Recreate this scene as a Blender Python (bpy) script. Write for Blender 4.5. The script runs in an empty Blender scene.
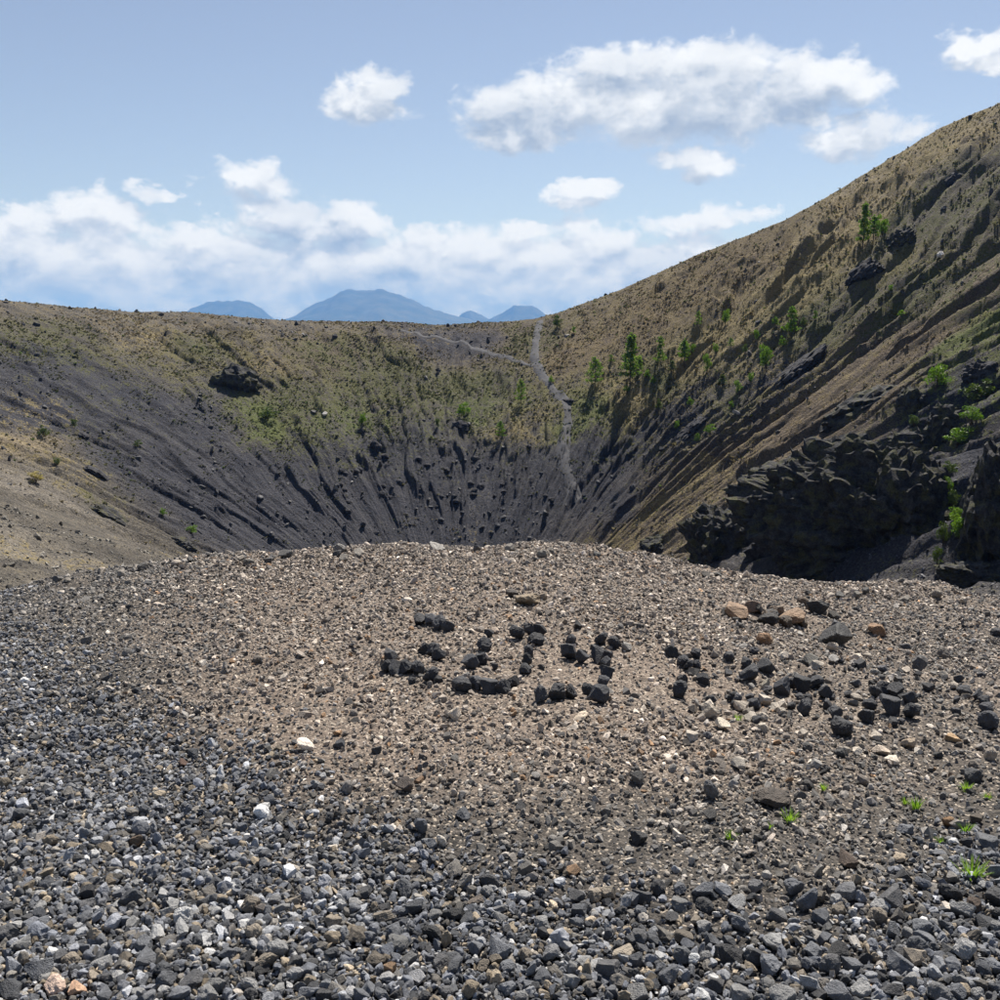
import bpy, bmesh, math, random
import numpy as np
from mathutils import Vector, Matrix

rng = np.random.default_rng(11)
random.seed(11)
scene = bpy.context.scene
COL = scene.collection
R = math.radians

# ------------------------------------------------------------------ camera
EYE = 1.6
PITCH = math.atan(0.17)                 # eye level lies 170 px above the centre
CP, SP = math.cos(PITCH), math.sin(PITCH)
cam_d = bpy.data.cameras.new('camera')
cam_d.sensor_width = 36.0
cam_d.lens = 36.0                        # focal length = picture width
cam_d.clip_start = 0.05
cam_d.clip_end = 80000
cam = bpy.data.objects.new('camera', cam_d)
COL.objects.link(cam)
cam.location = (0, 0, EYE)
cam.rotation_euler = (math.pi / 2 - PITCH, 0, 0)
scene.camera = cam

# ------------------------------------------------------------------ light
SUN_AZ, SUN_EL = R(22), R(57)            # azimuth clockwise from +Y
sun_d = bpy.data.lights.new('sun', 'SUN')
sun_d.energy = 5.0
sun_d.angle = R(0.53)
sun_d.color = (1.0, 0.95, 0.88)
sun = bpy.data.objects.new('sun', sun_d)
COL.objects.link(sun)
sdir = Vector((math.sin(SUN_AZ) * math.cos(SUN_EL), math.cos(SUN_AZ) * math.cos(SUN_EL), math.sin(SUN_EL)))
sun.rotation_euler = (-sdir).to_track_quat('-Z', 'Y').to_euler()
sun.location = sdir * 300

vs = scene.view_settings
vs.view_transform = 'Standard'
vs.look = 'None'
vs.exposure = 0.90
vs.gamma = 1.0
vs.use_curve_mapping = False
scene.render.engine = 'CYCLES'
scene.cycles.use_denoising = True
scene.cycles.max_bounces = 6
scene.cycles.diffuse_bounces = 3
scene.cycles.volume_bounces = 0
scene.cycles.transparent_max_bounces = 8


def ray(px, py):
    """direction of a photograph pixel (1000 x 1000)"""
    r = (px - 500.0) / 1000.0
    u = (500.0 - py) / 1000.0
    return np.array([r, CP + u * SP, -SP + u * CP])


def project(x, y, z):
    """world -> photograph pixel, vectorised"""
    dz = z - EYE
    f = y * CP - dz * SP
    u = y * SP + dz * CP
    return 500 + 1000 * x / f, 500 - 1000 * u / f


# ------------------------------------------------------------------ world: sky and clouds
class NG:
    """small helper to write shader node trees"""
    def __init__(self, tree):
        self.t = tree

    def n(self, typ, **kw):
        nd = self.t.nodes.new(typ)
        for k, v in kw.items():
            setattr(nd, k, v)
        return nd

    def link(self, a, b):
        self.t.links.new(a, b)

    def _in(self, sock, v):
        if hasattr(v, 'is_output') or isinstance(v, bpy.types.NodeSocket):
            self.link(v, sock)
        else:
            sock.default_value = v

    def math(self, op, a, b=None, c=None, clamp=False):
        nd = self.n('ShaderNodeMath', operation=op, use_clamp=clamp)
        for i, v in enumerate((a, b, c)):
            if v is not None:
                self._in(nd.inputs[i], v)
        return nd.outputs[0]

    def vmath(self, op, a, b=None):
        nd = self.n('ShaderNodeVectorMath', operation=op)
        self._in(nd.inputs[0], a)
        if b is not None:
            self._in(nd.inputs[1], b)
        return nd.outputs[0]

    def mix(self, fac, a, b, blend='MIX'):
        nd = self.n('ShaderNodeMix', data_type='RGBA', blend_type=blend)
        self._in(nd.inputs[0], fac)
        self._in(nd.inputs[6], a if not isinstance(a, tuple) else (*a[:3], 1))
        self._in(nd.inputs[7], b if not isinstance(b, tuple) else (*b[:3], 1))
        return nd.outputs[2]

    def smooth(self, v, a, b):
        nd = self.n('ShaderNodeMapRange', interpolation_type='SMOOTHSTEP')
        self._in(nd.inputs[0], v)
        self._in(nd.inputs[1], a)
        self._in(nd.inputs[2], b)
        return nd.outputs[0]

    def noise(self, vec, scale, detail=4.0, rough=0.5, lac=2.0, dist=0.0, dims='3D'):
        nd = self.n('ShaderNodeTexNoise', noise_dimensions=dims)
        if vec is not None:
            self.link(vec, nd.inputs['Vector'])
        nd.inputs['Scale'].default_value = scale
        nd.inputs['Detail'].default_value = detail
        nd.inputs['Roughness'].default_value = rough
        nd.inputs['Lacunarity'].default_value = lac
        nd.inputs['Distortion'].default_value = dist
        return nd

    def xyz(self, x, y, z=0.0):
        nd = self.n('ShaderNodeCombineXYZ')
        for i, v in enumerate((x, y, z)):
            self._in(nd.inputs[i], v)
        return nd.outputs[0]


CLOUDS_PX = [  # centre x, y, half width, half height, strength
    (540, 112, 88, 46, 1.0), (625, 98, 110, 56, 1.15), (715, 88, 110, 56, 1.1), (800, 88, 82, 40, 0.95), (756, 55, 40, 30, 0.7),
    (366, 102, 44, 28, 0.9), (680, 168, 62, 20, 0.75), (870, 138, 62, 26, 0.7), (992, 50, 44, 24, 0.9),
    (258, 176, 46, 26, 0.95), (158, 190, 26, 15, 0.7), (578, 198, 52, 22, 0.95),
    (30, 232, 60, 34, 1.0), (95, 222, 62, 34, 1.0), (180, 240, 60, 28, .9), (285, 216, 62, 36, 1.15), (345, 226, 62, 34, 1.1), (440, 244, 62, 26, 1.0),
    (530, 236, 56, 24, 1.0), (610, 232, 62, 26, 1.0), (690, 226, 60, 22, .9), (745, 220, 36, 13, .7)]


def build_world():
    w = bpy.data.worlds.new('World')
    scene.world = w
    w.use_nodes = True
    w.cycles.sampling_method = 'MANUAL'
    w.cycles.sample_map_resolution = 256
    t = w.node_tree
    t.nodes.clear()
    # the density of cloud at a (azimuth, elevation)
    g = bpy.data.node_groups.new('cloud_density', 'ShaderNodeTree')
    g.interface.new_socket('az', in_out='INPUT', socket_type='NodeSocketFloat')
    g.interface.new_socket('el', in_out='INPUT', socket_type='NodeSocketFloat')
    g.interface.new_socket('density', in_out='OUTPUT', socket_type='NodeSocketFloat')
    G = NG(g)
    gi = G.n('NodeGroupInput')
    go = G.n('NodeGroupOutput')
    az, el = gi.outputs[0], gi.outputs[1]
    vec = G.xyz(az, G.math('MULTIPLY', el, 1.45), 0.37)
    wn = G.noise(vec, 14.0, 3.0, 0.55)
    wv = G.vmath('SUBTRACT', wn.outputs['Color'], (0.5, 0.5, 0.5))
    wsc = G.n('ShaderNodeVectorMath', operation='SCALE')
    G.link(wv, wsc.inputs[0])
    wsc.inputs['Scale'].default_value = 0.045
    vec2 = G.vmath('ADD', vec, wsc.outputs[0])
    n1 = G.noise(vec2, 15.0, 9.0, 0.60).outputs[0]
    vor = G.n('ShaderNodeTexVoronoi', voronoi_dimensions='2D', feature='SMOOTH_F1')
    G.link(vec2, vor.inputs['Vector'])
    vor.inputs['Scale'].default_value = 22.0
    vor.inputs['Detail'].default_value = 3.0
    vor.inputs['Smoothness'].default_value = 0.7
    puff = G.math('SUBTRACT', 0.45, vor.outputs['Distance'])
    nn = G.math('ADD', G.math('MULTIPLY', G.math('SUBTRACT', n1, 0.5), 2.6), G.math('MULTIPLY', puff, 0.45))
    # the bank along the horizon, all the way round
    topn = G.noise(G.xyz(az, 0.0, 5.1), 3.2, 3.0, 0.5).outputs[0]
    top = G.math('ADD', 0.106, G.math('MULTIPLY', G.math('SUBTRACT', topn, 0.5), 0.07))
    bank = G.math('DIVIDE', G.math('SUBTRACT', top, el), 0.026)
    bank = G.math('MINIMUM', bank, 1.25)
    m = bank
    r2 = random.Random(5)
    blobs = []
    for (cx, cy, hw, hh, s) in CLOUDS_PX:
        d = ray(cx, cy)
        a0 = math.atan2(d[0], d[1])
        e0 = math.asin(d[2] / np.linalg.norm(d))
        blobs.append((a0, e0, hw / 1000.0, hh / 1000.0, s))
    k = 0
    while k < 12:                        # more of the same cumulus outside the picture
        a0 = r2.uniform(-math.pi, math.pi)
        if abs(a0) < 0.62:
            continue
        e0 = r2.uniform(0.13, 0.55)
        s0 = r2.uniform(0.05, 0.13)
        blobs.append((a0, e0, s0, s0 * r2.uniform(0.4, 0.6), 1.0))
        k += 1
    w2 = G.noise(vec, 17.0, 4.0, 0.6)
    w2s = G.n('ShaderNodeVectorMath', operation='MULTIPLY')
    G.link(G.vmath('SUBTRACT', w2.outputs['Color'], (0.5, 0.5, 0.5)), w2s.inputs[0])
    w2s.inputs[1].default_value = (0.11, 0.075, 0)
    pv2 = G.vmath('ADD', G.xyz(az, el, 0.0), w2s.outputs[0])
    for (a0, e0, ra, re, s) in blobs:
        ma = G.n('ShaderNodeVectorMath', operation='MULTIPLY_ADD')
        G.link(pv2, ma.inputs[0])
        ma.inputs[1].default_value = (1 / ra, 1 / re, 0)
        ma.inputs[2].default_value = (-a0 / ra, -e0 / re, 0)
        dp = G.n('ShaderNodeVectorMath', operation='DOT_PRODUCT')
        G.link(ma.outputs[0], dp.inputs[0])
        G.link(ma.outputs[0], dp.inputs[1])
        q = G.math('MULTIPLY_ADD', dp.outputs['Value'], -1.15 * s, 1.15 * s)
        m = G.math('SMOOTH_MAX', m, q, 0.25)
    m = G.math('MAXIMUM', m, -2.0)
    dn = G.math('ADD', m, nn)
    G.link(dn, go.inputs[0])

    N = NG(t)
    tc = N.n('ShaderNodeTexCoord')
    sp = N.n('ShaderNodeSeparateXYZ')
    N.link(tc.outputs['Generated'], sp.inputs[0])
    az = N.math('ARCTAN2', sp.outputs[0], sp.outputs[1])
    el = N.math('ARCSINE', sp.outputs[2])
    g1 = N.n('ShaderNodeGroup', node_tree=g)
    N.link(az, g1.inputs[0])
    N.link(el, g1.inputs[1])
    g2 = N.n('ShaderNodeGroup', node_tree=g)
    N.link(N.math('ADD', az, 0.006), g2.inputs[0])
    N.link(N.math('ADD', el, 0.016), g2.inputs[1])
    d1, d2 = g1.outputs[0], g2.outputs[0]
    alpha = N.smooth(d1, 0.05, 0.75)
    thick = N.smooth(d2, 0.2, 1.5)      # cloud between here and the sun
    lit = N.math('SUBTRACT', 1.0, thick)
    relief = N.smooth(N.math('SUBTRACT', d1, d2), -0.5, 0.6)
    mot = N.noise(N.xyz(az, N.math('MULTIPLY', el, 2.6), 2.2), 7.0, 5.0, 0.55).outputs[0]
    mot = N.smooth(mot, 0.36, 0.60)
    lit = N.math('ADD', N.math('MULTIPLY', lit, 0.36), N.math('MULTIPLY', relief, 0.42))
    lit = N.math('ADD', lit, N.math('MULTIPLY', mot, 0.30), clamp=True)
    sky = N.n('ShaderNodeTexSky', sky_type='NISHITA')
    sky.sun_disc = False
    sky.sun_elevation = SUN_EL
    sky.sun_rotation = SUN_AZ
    sky.altitude = 2800
    sky.air_density = 1.3
    sky.dust_density = 1.0
    sky.ozone_density = 1.6
    ccol = N.mix(lit, CLOUD_DARK, CLOUD_LIGHT)
    hor = N.smooth(el, 0.0, 0.05)
    up = N.smooth(el, -0.06, -0.02)
    hs = N.n('ShaderNodeHueSaturation')
    hs.inputs['Saturation'].default_value = 0.74
    hs.inputs['Hue'].default_value = 0.504
    hs.inputs['Value'].default_value = 0.98
    N.link(sky.outputs[0], hs.inputs['Color'])
    col = N.mix(N.math('MULTIPLY', N.math('MULTIPLY', alpha, up), 0.95), hs.outputs[0], ccol)
    bg = N.n('ShaderNodeBackground')
    N.link(col, bg.inputs[0])
    bg.inputs[1].default_value = SKY_STRENGTH
    out = N.n('ShaderNodeOutputWorld')
    N.link(bg.outputs[0], out.inputs[0])


SKY_STRENGTH = 0.057
CLOUD_DARK = (3.3, 4.1, 5.3)
CLOUD_LIGHT = (9.8, 10.0, 10.2)
build_world()


# ------------------------------------------------------------------ helpers
def tag(o, label=None, cat=None, group=None, kind=None):
    if label: o['label'] = label
    if cat: o['category'] = cat
    if group: o['group'] = group
    if kind: o['kind'] = kind
    return o


def link_mesh(name, me, mat=None, parent=None, loc=None):
    o = bpy.data.objects.new(name, me)
    COL.objects.link(o)
    if mat is not None and not me.materials:
        me.materials.append(mat)
    if parent is not None:
        o.parent = parent
    if loc is not None:
        o.location = loc
    return o


def np_mesh(name, verts, faces, smooth=False):
    """mesh from (n,3) verts and (m,k) faces, k = 3 or 4"""
    verts = np.asarray(verts, np.float32)
    faces = np.asarray(faces, np.int32)
    me = bpy.data.meshes.new(name)
    k = faces.shape[1]
    me.vertices.add(len(verts))
    me.vertices.foreach_set('co', verts.ravel())
    me.loops.add(faces.size)
    me.loops.foreach_set('vertex_index', faces.ravel())
    me.polygons.add(len(faces))
    me.polygons.foreach_set('loop_start', np.arange(0, faces.size, k, dtype=np.int32))
    me.polygons.foreach_set('use_smooth', np.full(len(faces), smooth))
    me.update(calc_edges=True)
    return me


def set_attr(me, name, typ, data, domain='POINT'):
    a = me.attributes.new(name, typ, domain)
    data = np.asarray(data, np.float32 if typ != 'INT' else np.int32)
    key = {'FLOAT': 'value', 'INT': 'value', 'FLOAT_VECTOR': 'vector', 'FLOAT_COLOR': 'color'}[typ]
    if typ == 'FLOAT_COLOR' and data.shape[1] == 3:
        data = np.hstack([data, np.ones((len(data), 1), np.float32)])
    a.data.foreach_set(key, data.ravel())


def grid_faces(nu, nv):
    i, j = np.meshgrid(np.arange(nu - 1), np.arange(nv - 1), indexing='ij')
    a = (i * nv + j).ravel()
    return np.stack([a, a + nv, a + nv + 1, a + 1], 1)


def _hash(ix, iy, iz, seed):
    h = (ix.astype(np.uint32) * np.uint32(374761393) + iy.astype(np.uint32) * np.uint32(668265263)
         + iz.astype(np.uint32) * np.uint32(2147483647 - 58) + np.uint32(seed * 1013 + 77))
    h = (h ^ (h >> np.uint32(13))) * np.uint32(1274126177)
    h = (h ^ (h >> np.uint32(16))) * np.uint32(2246822519)
    h = h ^ (h >> np.uint32(15))
    return h.astype(np.float64) / 4294967295.0


def vnoise(x, y, z=0.0, seed=0):
    """value noise 0..1"""
    x = np.asarray(x, float); y = np.asarray(y, float)
    z = np.broadcast_to(np.asarray(z, float), x.shape)
    fx, fy, fz = np.floor(x), np.floor(y), np.floor(z)
    ix, iy, iz = fx.astype(np.int64), fy.astype(np.int64), fz.astype(np.int64)
    tx, ty, tz = x - fx, y - fy, z - fz
    tx = tx ** 3 * (tx * (tx * 6 - 15) + 10)
    ty = ty ** 3 * (ty * (ty * 6 - 15) + 10)
    tz = tz ** 3 * (tz * (tz * 6 - 15) + 10)
    r = 0
    for dx in (0, 1):
        wx = tx if dx else 1 - tx
        for dy in (0, 1):
            wy = ty if dy else 1 - ty
            for dz in (0, 1):
                wz = tz if dz else 1 - tz
                r = r + wx * wy * wz * _hash(ix + dx, iy + dy, iz + dz, seed)
    return r


def fbm(x, y, z=0.0, seed=0, octaves=4, gain=0.5):
    """-1..1"""
    r, a, s, f = 0, 1.0, 0, 1.0
    for o in range(octaves):
        r = r + a * (vnoise(np.asarray(x) * f, np.asarray(y) * f, np.asarray(z) * f, seed + o * 17) * 2 - 1)
        s += a
        a *= gain
        f *= 2.03
    return r / s


def ridged(x, y, z=0.0, seed=0, octaves=4, gain=0.5):
    """0..1, 1 on the ridges"""
    r, a, s, f = 0, 1.0, 0, 1.0
    for o in range(octaves):
        r = r + a * (1 - np.abs(vnoise(np.asarray(x) * f, np.asarray(y) * f, np.asarray(z) * f, seed + o * 17) * 2 - 1))
        s += a
        a *= gain
        f *= 2.03
    return r / s


def sstep(v, a, b):
    t = np.clip((np.asarray(v, float) - a) / (b - a), 0, 1)
    return t * t * (3 - 2 * t)


# ------------------------------------------------------------------ materials
def new_mat(name):
    m = bpy.data.materials.new(name)
    m.use_nodes = True
    t = m.node_tree
    t.nodes.clear()
    N = NG(t)
    out = N.n('ShaderNodeOutputMaterial')
    b = N.n('ShaderNodeBsdfPrincipled')
    b.inputs['Roughness'].default_value = 0.9
    b.inputs['Specular IOR Level'].default_value = 0.25
    N.link(b.outputs[0], out.inputs['Surface'])
    return m, N, b


def mat_terrain():
    m, N, b = new_mat('crater_scree')
    soil = N.n('ShaderNodeAttribute', attribute_name='soil').outputs['Color']
    veg = N.n('ShaderNodeAttribute', attribute_name='veg').outputs['Fac']
    vcol = N.n('ShaderNodeAttribute', attribute_name='vegcol').outputs['Color']
    geo = N.n('ShaderNodeNewGeometry')
    pos = geo.outputs['Position']
    n1 = N.noise(pos, 0.55, 6, 0.65).outputs[0]
    n2 = N.noise(pos, 2.6, 5, 0.7).outputs[0]
    n3 = N.noise(pos, 7.0, 3, 0.7).outputs[0]
    flow = N.n('ShaderNodeAttribute', attribute_name='flow').outputs['Vector']
    n4 = N.noise(pos, 30.0, 4, 0.7).outputs[0]
    st = N.noise(flow, 0.55, 5, 0.62).outputs[0]
    mm = N.math('ADD', N.math('MULTIPLY', N.math('SUBTRACT', n2, 0.5), 1.7), N.math('MULTIPLY', N.math('SUBTRACT', n1, 0.5), 1.2))
    mm = N.math('ADD', mm, N.math('MULTIPLY', N.math('SUBTRACT', n3, 0.5), 0.8))
    mm = N.math('ADD', mm, N.math('MULTIPLY', N.math('SUBTRACT', st, 0.5), 0.9))
    fac = N.smooth(N.math('ADD', veg, mm), 0.34, 0.66)
    soilv = N.mix(1.0, soil, N.mix(N.smooth(n3, 0.3, 0.72), (0.55, 0.55, 0.57), (1.5, 1.48, 1.45)), 'MULTIPLY')
    soilv = N.mix(1.0, soilv, N.mix(N.smooth(n1, 0.3, 0.7), (0.8, 0.8, 0.82), (1.2, 1.17, 1.14)), 'MULTIPLY')
    soilv = N.mix(1.0, soilv, N.mix(N.smooth(st, 0.3, 0.7), (0.70, 0.70, 0.72), (1.32, 1.30, 1.26)), 'MULTIPLY')
    soilv = N.mix(1.0, soilv, N.mix(N.smooth(n4, 0.3, 0.7), (0.6, 0.6, 0.6), (1.4, 1.4, 1.4)), 'MULTIPLY')
    vegv = N.mix(1.0, vcol, N.mix(N.smooth(n3, 0.25, 0.75), (0.5, 0.55, 0.5), (1.5, 1.42, 1.35)), 'MULTIPLY')
    N.link(N.mix(fac, soilv, vegv), b.inputs['Base Color'])
    bp = N.n('ShaderNodeBump')
    bp.inputs['Strength'].default_value = 0.9
    bp.inputs['Distance'].default_value = 0.35
    N.link(N.math('ADD', N.math('ADD', n2, N.math('MULTIPLY', n3, 0.6)), N.math('MULTIPLY', n4, 0.22)), bp.inputs['Height'])
    N.link(bp.outputs[0], b.inputs['Normal'])
    b.inputs['Specular IOR Level'].default_value = 0.15
    return m


def mat_rock(name, ca, cb, moss=None, scale=1.0):
    """dark lava rock with optional moss; colours by noise"""
    m, N, b = new_mat(name)
    tc = N.n('ShaderNodeNewGeometry').outputs['Position']
    n1 = N.noise(tc, 1.3 * scale, 6, 0.65).outputs[0]
    n2 = N.noise(tc, 6.0 * scale, 4, 0.7).outputs[0]
    c = N.mix(N.smooth(n1, 0.35, 0.68), ca, cb)
    if moss:
        n3 = N.noise(tc, 0.8 * scale, 5, 0.7).outputs[0]
        c = N.mix(N.math('MULTIPLY', N.smooth(n3, 0.47, 0.62), 0.8), c, moss)
    c = N.mix(1.0, c, N.mix(N.smooth(n2, 0.3, 0.7), (0.6, 0.6, 0.6), (1.5, 1.45, 1.4)), 'MULTIPLY')
    N.link(c, b.inputs['Base Color'])
    bp = N.n('ShaderNodeBump')
    bp.inputs['Strength'].default_value = 0.8
    bp.inputs['Distance'].default_value = 0.25 / scale
    N.link(N.math('ADD', n2, n1), bp.inputs['Height'])
    N.link(bp.outputs[0], b.inputs['Normal'])
    return m


def mat_stone(name, instanced):
    m, N, b = new_mat(name)
    if instanced:
        c = N.n('ShaderNodeAttribute', attribute_type='INSTANCER', attribute_name='col').outputs['Color']
        vec = N.n('ShaderNodeTexCoord').outputs['Object']
        sc = 1.0
    else:
        c = N.n('ShaderNodeObjectInfo').outputs['Color']
        vec = N.n('ShaderNodeTexCoord').outputs['Object']
        sc = 1.0
    n1 = N.noise(vec, 2.2 * sc, 5, 0.65).outputs[0]
    vo = N.n('ShaderNodeTexVoronoi', feature='F1')
    N.link(vec, vo.inputs['Vector'])
    vo.inputs['Scale'].default_value = 7.0 * sc
    pit = N.smooth(vo.outputs['Distance'], 0.05, 0.42)
    n2 = N.noise(vec, 11.0 * sc, 3, 0.6).outputs[0]
    k = N.mix(N.smooth(n1, 0.28, 0.72), (0.72, 0.72, 0.72), (1.3, 1.28, 1.25))
    k2 = N.mix(N.smooth(n2, 0.3, 0.7), (0.75, 0.75, 0.75), (1.2, 1.2, 1.2))
    c = N.mix(1.0, N.mix(1.0, c, k, 'MULTIPLY'), k2, 'MULTIPLY')
    N.link(c, b.inputs['Base Color'])
    bp = N.n('ShaderNodeBump')
    bp.inputs['Strength'].default_value = 0.55
    bp.inputs['Distance'].default_value = 0.012
    N.link(N.math('ADD', N.math('MULTIPLY', pit, 0.7), n2), bp.inputs['Height'])
    N.link(bp.outputs[0], b.inputs['Normal'])
    b.inputs['Roughness'].default_value = 0.72
    b.inputs['Specular IOR Level'].default_value = 0.4
    return m


def mat_ridge():
    m, N, b = new_mat('ridge_grit')
    pos = N.n('ShaderNodeNewGeometry').outputs['Position']
    tint = N.n('ShaderNodeAttribute', attribute_name='soil').outputs['Color']
    vo = N.n('ShaderNodeTexVoronoi', feature='F1')
    N.link(pos, vo.inputs['Vector'])
    vo.inputs['Scale'].default_value = 110.0
    cell = N.n('ShaderNodeSeparateColor')
    N.link(vo.outputs['Color'], cell.inputs[0])
    n1 = N.noise(pos, 9.0, 5, 0.65).outputs[0]
    k = N.mix(cell.outputs[0], (0.45, 0.45, 0.46), (1.7, 1.62, 1.55))
    c = N.mix(1.0, tint, k, 'MULTIPLY')
    c = N.mix(N.math('MULTIPLY', N.math('GREATER_THAN', cell.outputs[1], 0.9), 0.8), c, (0.36, 0.31, 0.25))
    c = N.mix(1.0, c, N.mix(n1, (0.75, 0.75, 0.75), (1.25, 1.22, 1.2)), 'MULTIPLY')
    N.link(c, b.inputs['Base Color'])
    bp = N.n('ShaderNodeBump')
    bp.inputs['Strength'].default_value = 1.0
    bp.inputs['Distance'].default_value = 0.006
    N.link(N.math('SUBTRACT', 1.0, vo.outputs['Distance']), bp.inputs['Height'])
    N.link(bp.outputs[0], b.inputs['Normal'])
    return m


def mat_leaf(name, a, c2, trans=0.25):
    m, N, b = new_mat(name)
    oi = N.n('ShaderNodeObjectInfo')
    pos = N.n('ShaderNodeNewGeometry').outputs['Position']
    n = N.noise(pos, 2.2, 3, 0.6).outputs[0]
    col = N.mix(N.smooth(n, 0.3, 0.7), a, c2)
    N.link(col, b.inputs['Base Color'])
    b.inputs['Roughness'].default_value = 0.6
    tr = N.n('ShaderNodeBsdfTranslucent')
    N.link(N.mix(1.0, col, (1.3, 1.5, 0.6), 'MULTIPLY'), tr.inputs[0])
    ms = N.n('ShaderNodeMixShader')
    ms.inputs[0].default_value = trans
    N.link(b.outputs[0], ms.inputs[1])
    N.link(tr.outputs[0], ms.inputs[2])
    out = [x for x in N.t.nodes if x.type == 'OUTPUT_MATERIAL'][0]
    N.link(ms.outputs[0], out.inputs['Surface'])
    return m


def mat_tuft_inst():
    m, N, b = new_mat('slope_tufts')
    c = N.n('ShaderNodeAttribute', attribute_type='INSTANCER', attribute_name='col').outputs['Color']
    N.link(c, b.inputs['Base Color'])
    tr = N.n('ShaderNodeBsdfTranslucent')
    N.link(c, tr.inputs[0])
    ms = N.n('ShaderNodeMixShader')
    ms.inputs[0].default_value = 0.3
    N.link(b.outputs[0], ms.inputs[1])
    N.link(tr.outputs[0], ms.inputs[2])
    out = [x for x in N.t.nodes if x.type == 'OUTPUT_MATERIAL'][0]
    N.link(ms.outputs[0], out.inputs['Surface'])
    return m


M_TERR = mat_terrain()
M_LAVA = mat_rock('lava_rock', (0.02, 0.02, 0.022), (0.06, 0.06, 0.06), (0.075, 0.074, 0.034), 1.6)
M_LAVA_BARE = mat_rock('bare_lava_rock', (0.018, 0.018, 0.022), (0.06, 0.06, 0.066), None, 1.6)
M_STONE_I = mat_stone('gravel_stone', True)
M_STONE = mat_stone('loose_stone', False)
M_RIDGE = mat_ridge()
M_PINE = mat_leaf('pine_needles', (0.075, 0.125, 0.03), (0.17, 0.235, 0.06), .42)
M_SHRUB = mat_leaf('shrub_leaves', (0.07, 0.13, 0.02), (0.16, 0.24, 0.04), 0.35)
M_DULL = mat_leaf('dull_shrub_leaves', (0.045, 0.07, 0.02), (0.10, 0.13, 0.04), 0.25)
M_STRAW = mat_leaf('straw_blades', (0.25, 0.20, 0.09), (0.40, 0.32, 0.15), 0.3)
M_GRASS = mat_leaf('grass_blades', (0.12, 0.22, 0.03), (0.26, 0.36, 0.07), 0.4)
M_BARK = mat_rock('bark', (0.05, 0.038, 0.028), (0.10, 0.08, 0.06), None, 6)
M_TUFT = mat_tuft_inst()

# ------------------------------------------------------------------ the crater
AX, AY, BOT = -4.5, 100.0, -35.0        # where the gullies meet
EC, EA, EB = 86.5, 82.0, 78.5           # plan ellipse of the rim, centre (0, EC)

SKY_PX = [(0, 300), (60, 306), (130, 312), (190, 312), (240, 317), (290, 321), (400, 322), (440, 325), (500, 322),
          (535, 319), (560, 312), (620, 290), (700, 254), (783, 221), (825, 198), (894, 156), (940, 128), (1000, 103)]


def rim_radius(phi):
    """distance from the funnel centre to the rim ellipse in direction phi"""
    c, s = np.cos(phi), np.sin(phi)
    A = c * c / EA ** 2 + s * s / EB ** 2
    B = 2 * (AX * c / EA ** 2 + (AY - EC) * s / EB ** 2)
    C = AX ** 2 / EA ** 2 + (AY - EC) ** 2 / EB ** 2 - 1
    return (-B + np.sqrt(B * B - 4 * A * C)) / (2 * A)


_ph, _hz = [], []
for (px, py) in SKY_PX:
    d = ray(px, py)
    dx, dy, dz = d / math.hypot(d[0], d[1])
    A = dx * dx / EA ** 2 + dy * dy / EB ** 2
    B = -2 * EC * dy / EB ** 2
    C = EC ** 2 / EB ** 2 - 1
    t = (-B + math.sqrt(B * B - 4 * A * C)) / (2 * A)
    _ph.append(math.atan2(t * dy - AY, t * dx - AX))
    _hz.append(EYE + t * dz)
_tab = sorted(zip(_ph, _hz))
# out of the picture the rim runs on: high on the right, low on the left, down to the viewer's feet
_ext = [(R(-90), -4.2), (R(-72), -4.6), (R(-60), -2.0), (R(-48), 6.0), (R(-30), 20.0), (R(-8), 30.0)]
_ext2 = [(R(190), 5.0), (R(215), 6.5), (R(236), 5.6), (R(248), 2.0), (R(258), -3.6), (R(270), -4.2)]
_tab = [(a, b) for a, b in _ext if a < _tab[0][0] - 0.05] + _tab + [(a, b) for a, b in _ext2 if a > _tab[-1][0] + 0.05]
TPH = np.array([a for a, b in _tab]); THZ = np.array([b for a, b in _tab])
PROF_S = np.array([0, .06, .23, .46, .70, .88, .97, 1.0])
PROF_A = np.array([0, .05, .30, .585, .80, .935, .985, 1.0])   # far and left wall
PROF_B = np.array([0, .05, .24, .455, .69, .875, .97, 1.0])    # high right wall


def wrap(phi):
    """to -90..270 degrees"""
    return np.mod(phi + math.pi / 2, 2 * math.pi) - math.pi / 2


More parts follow.
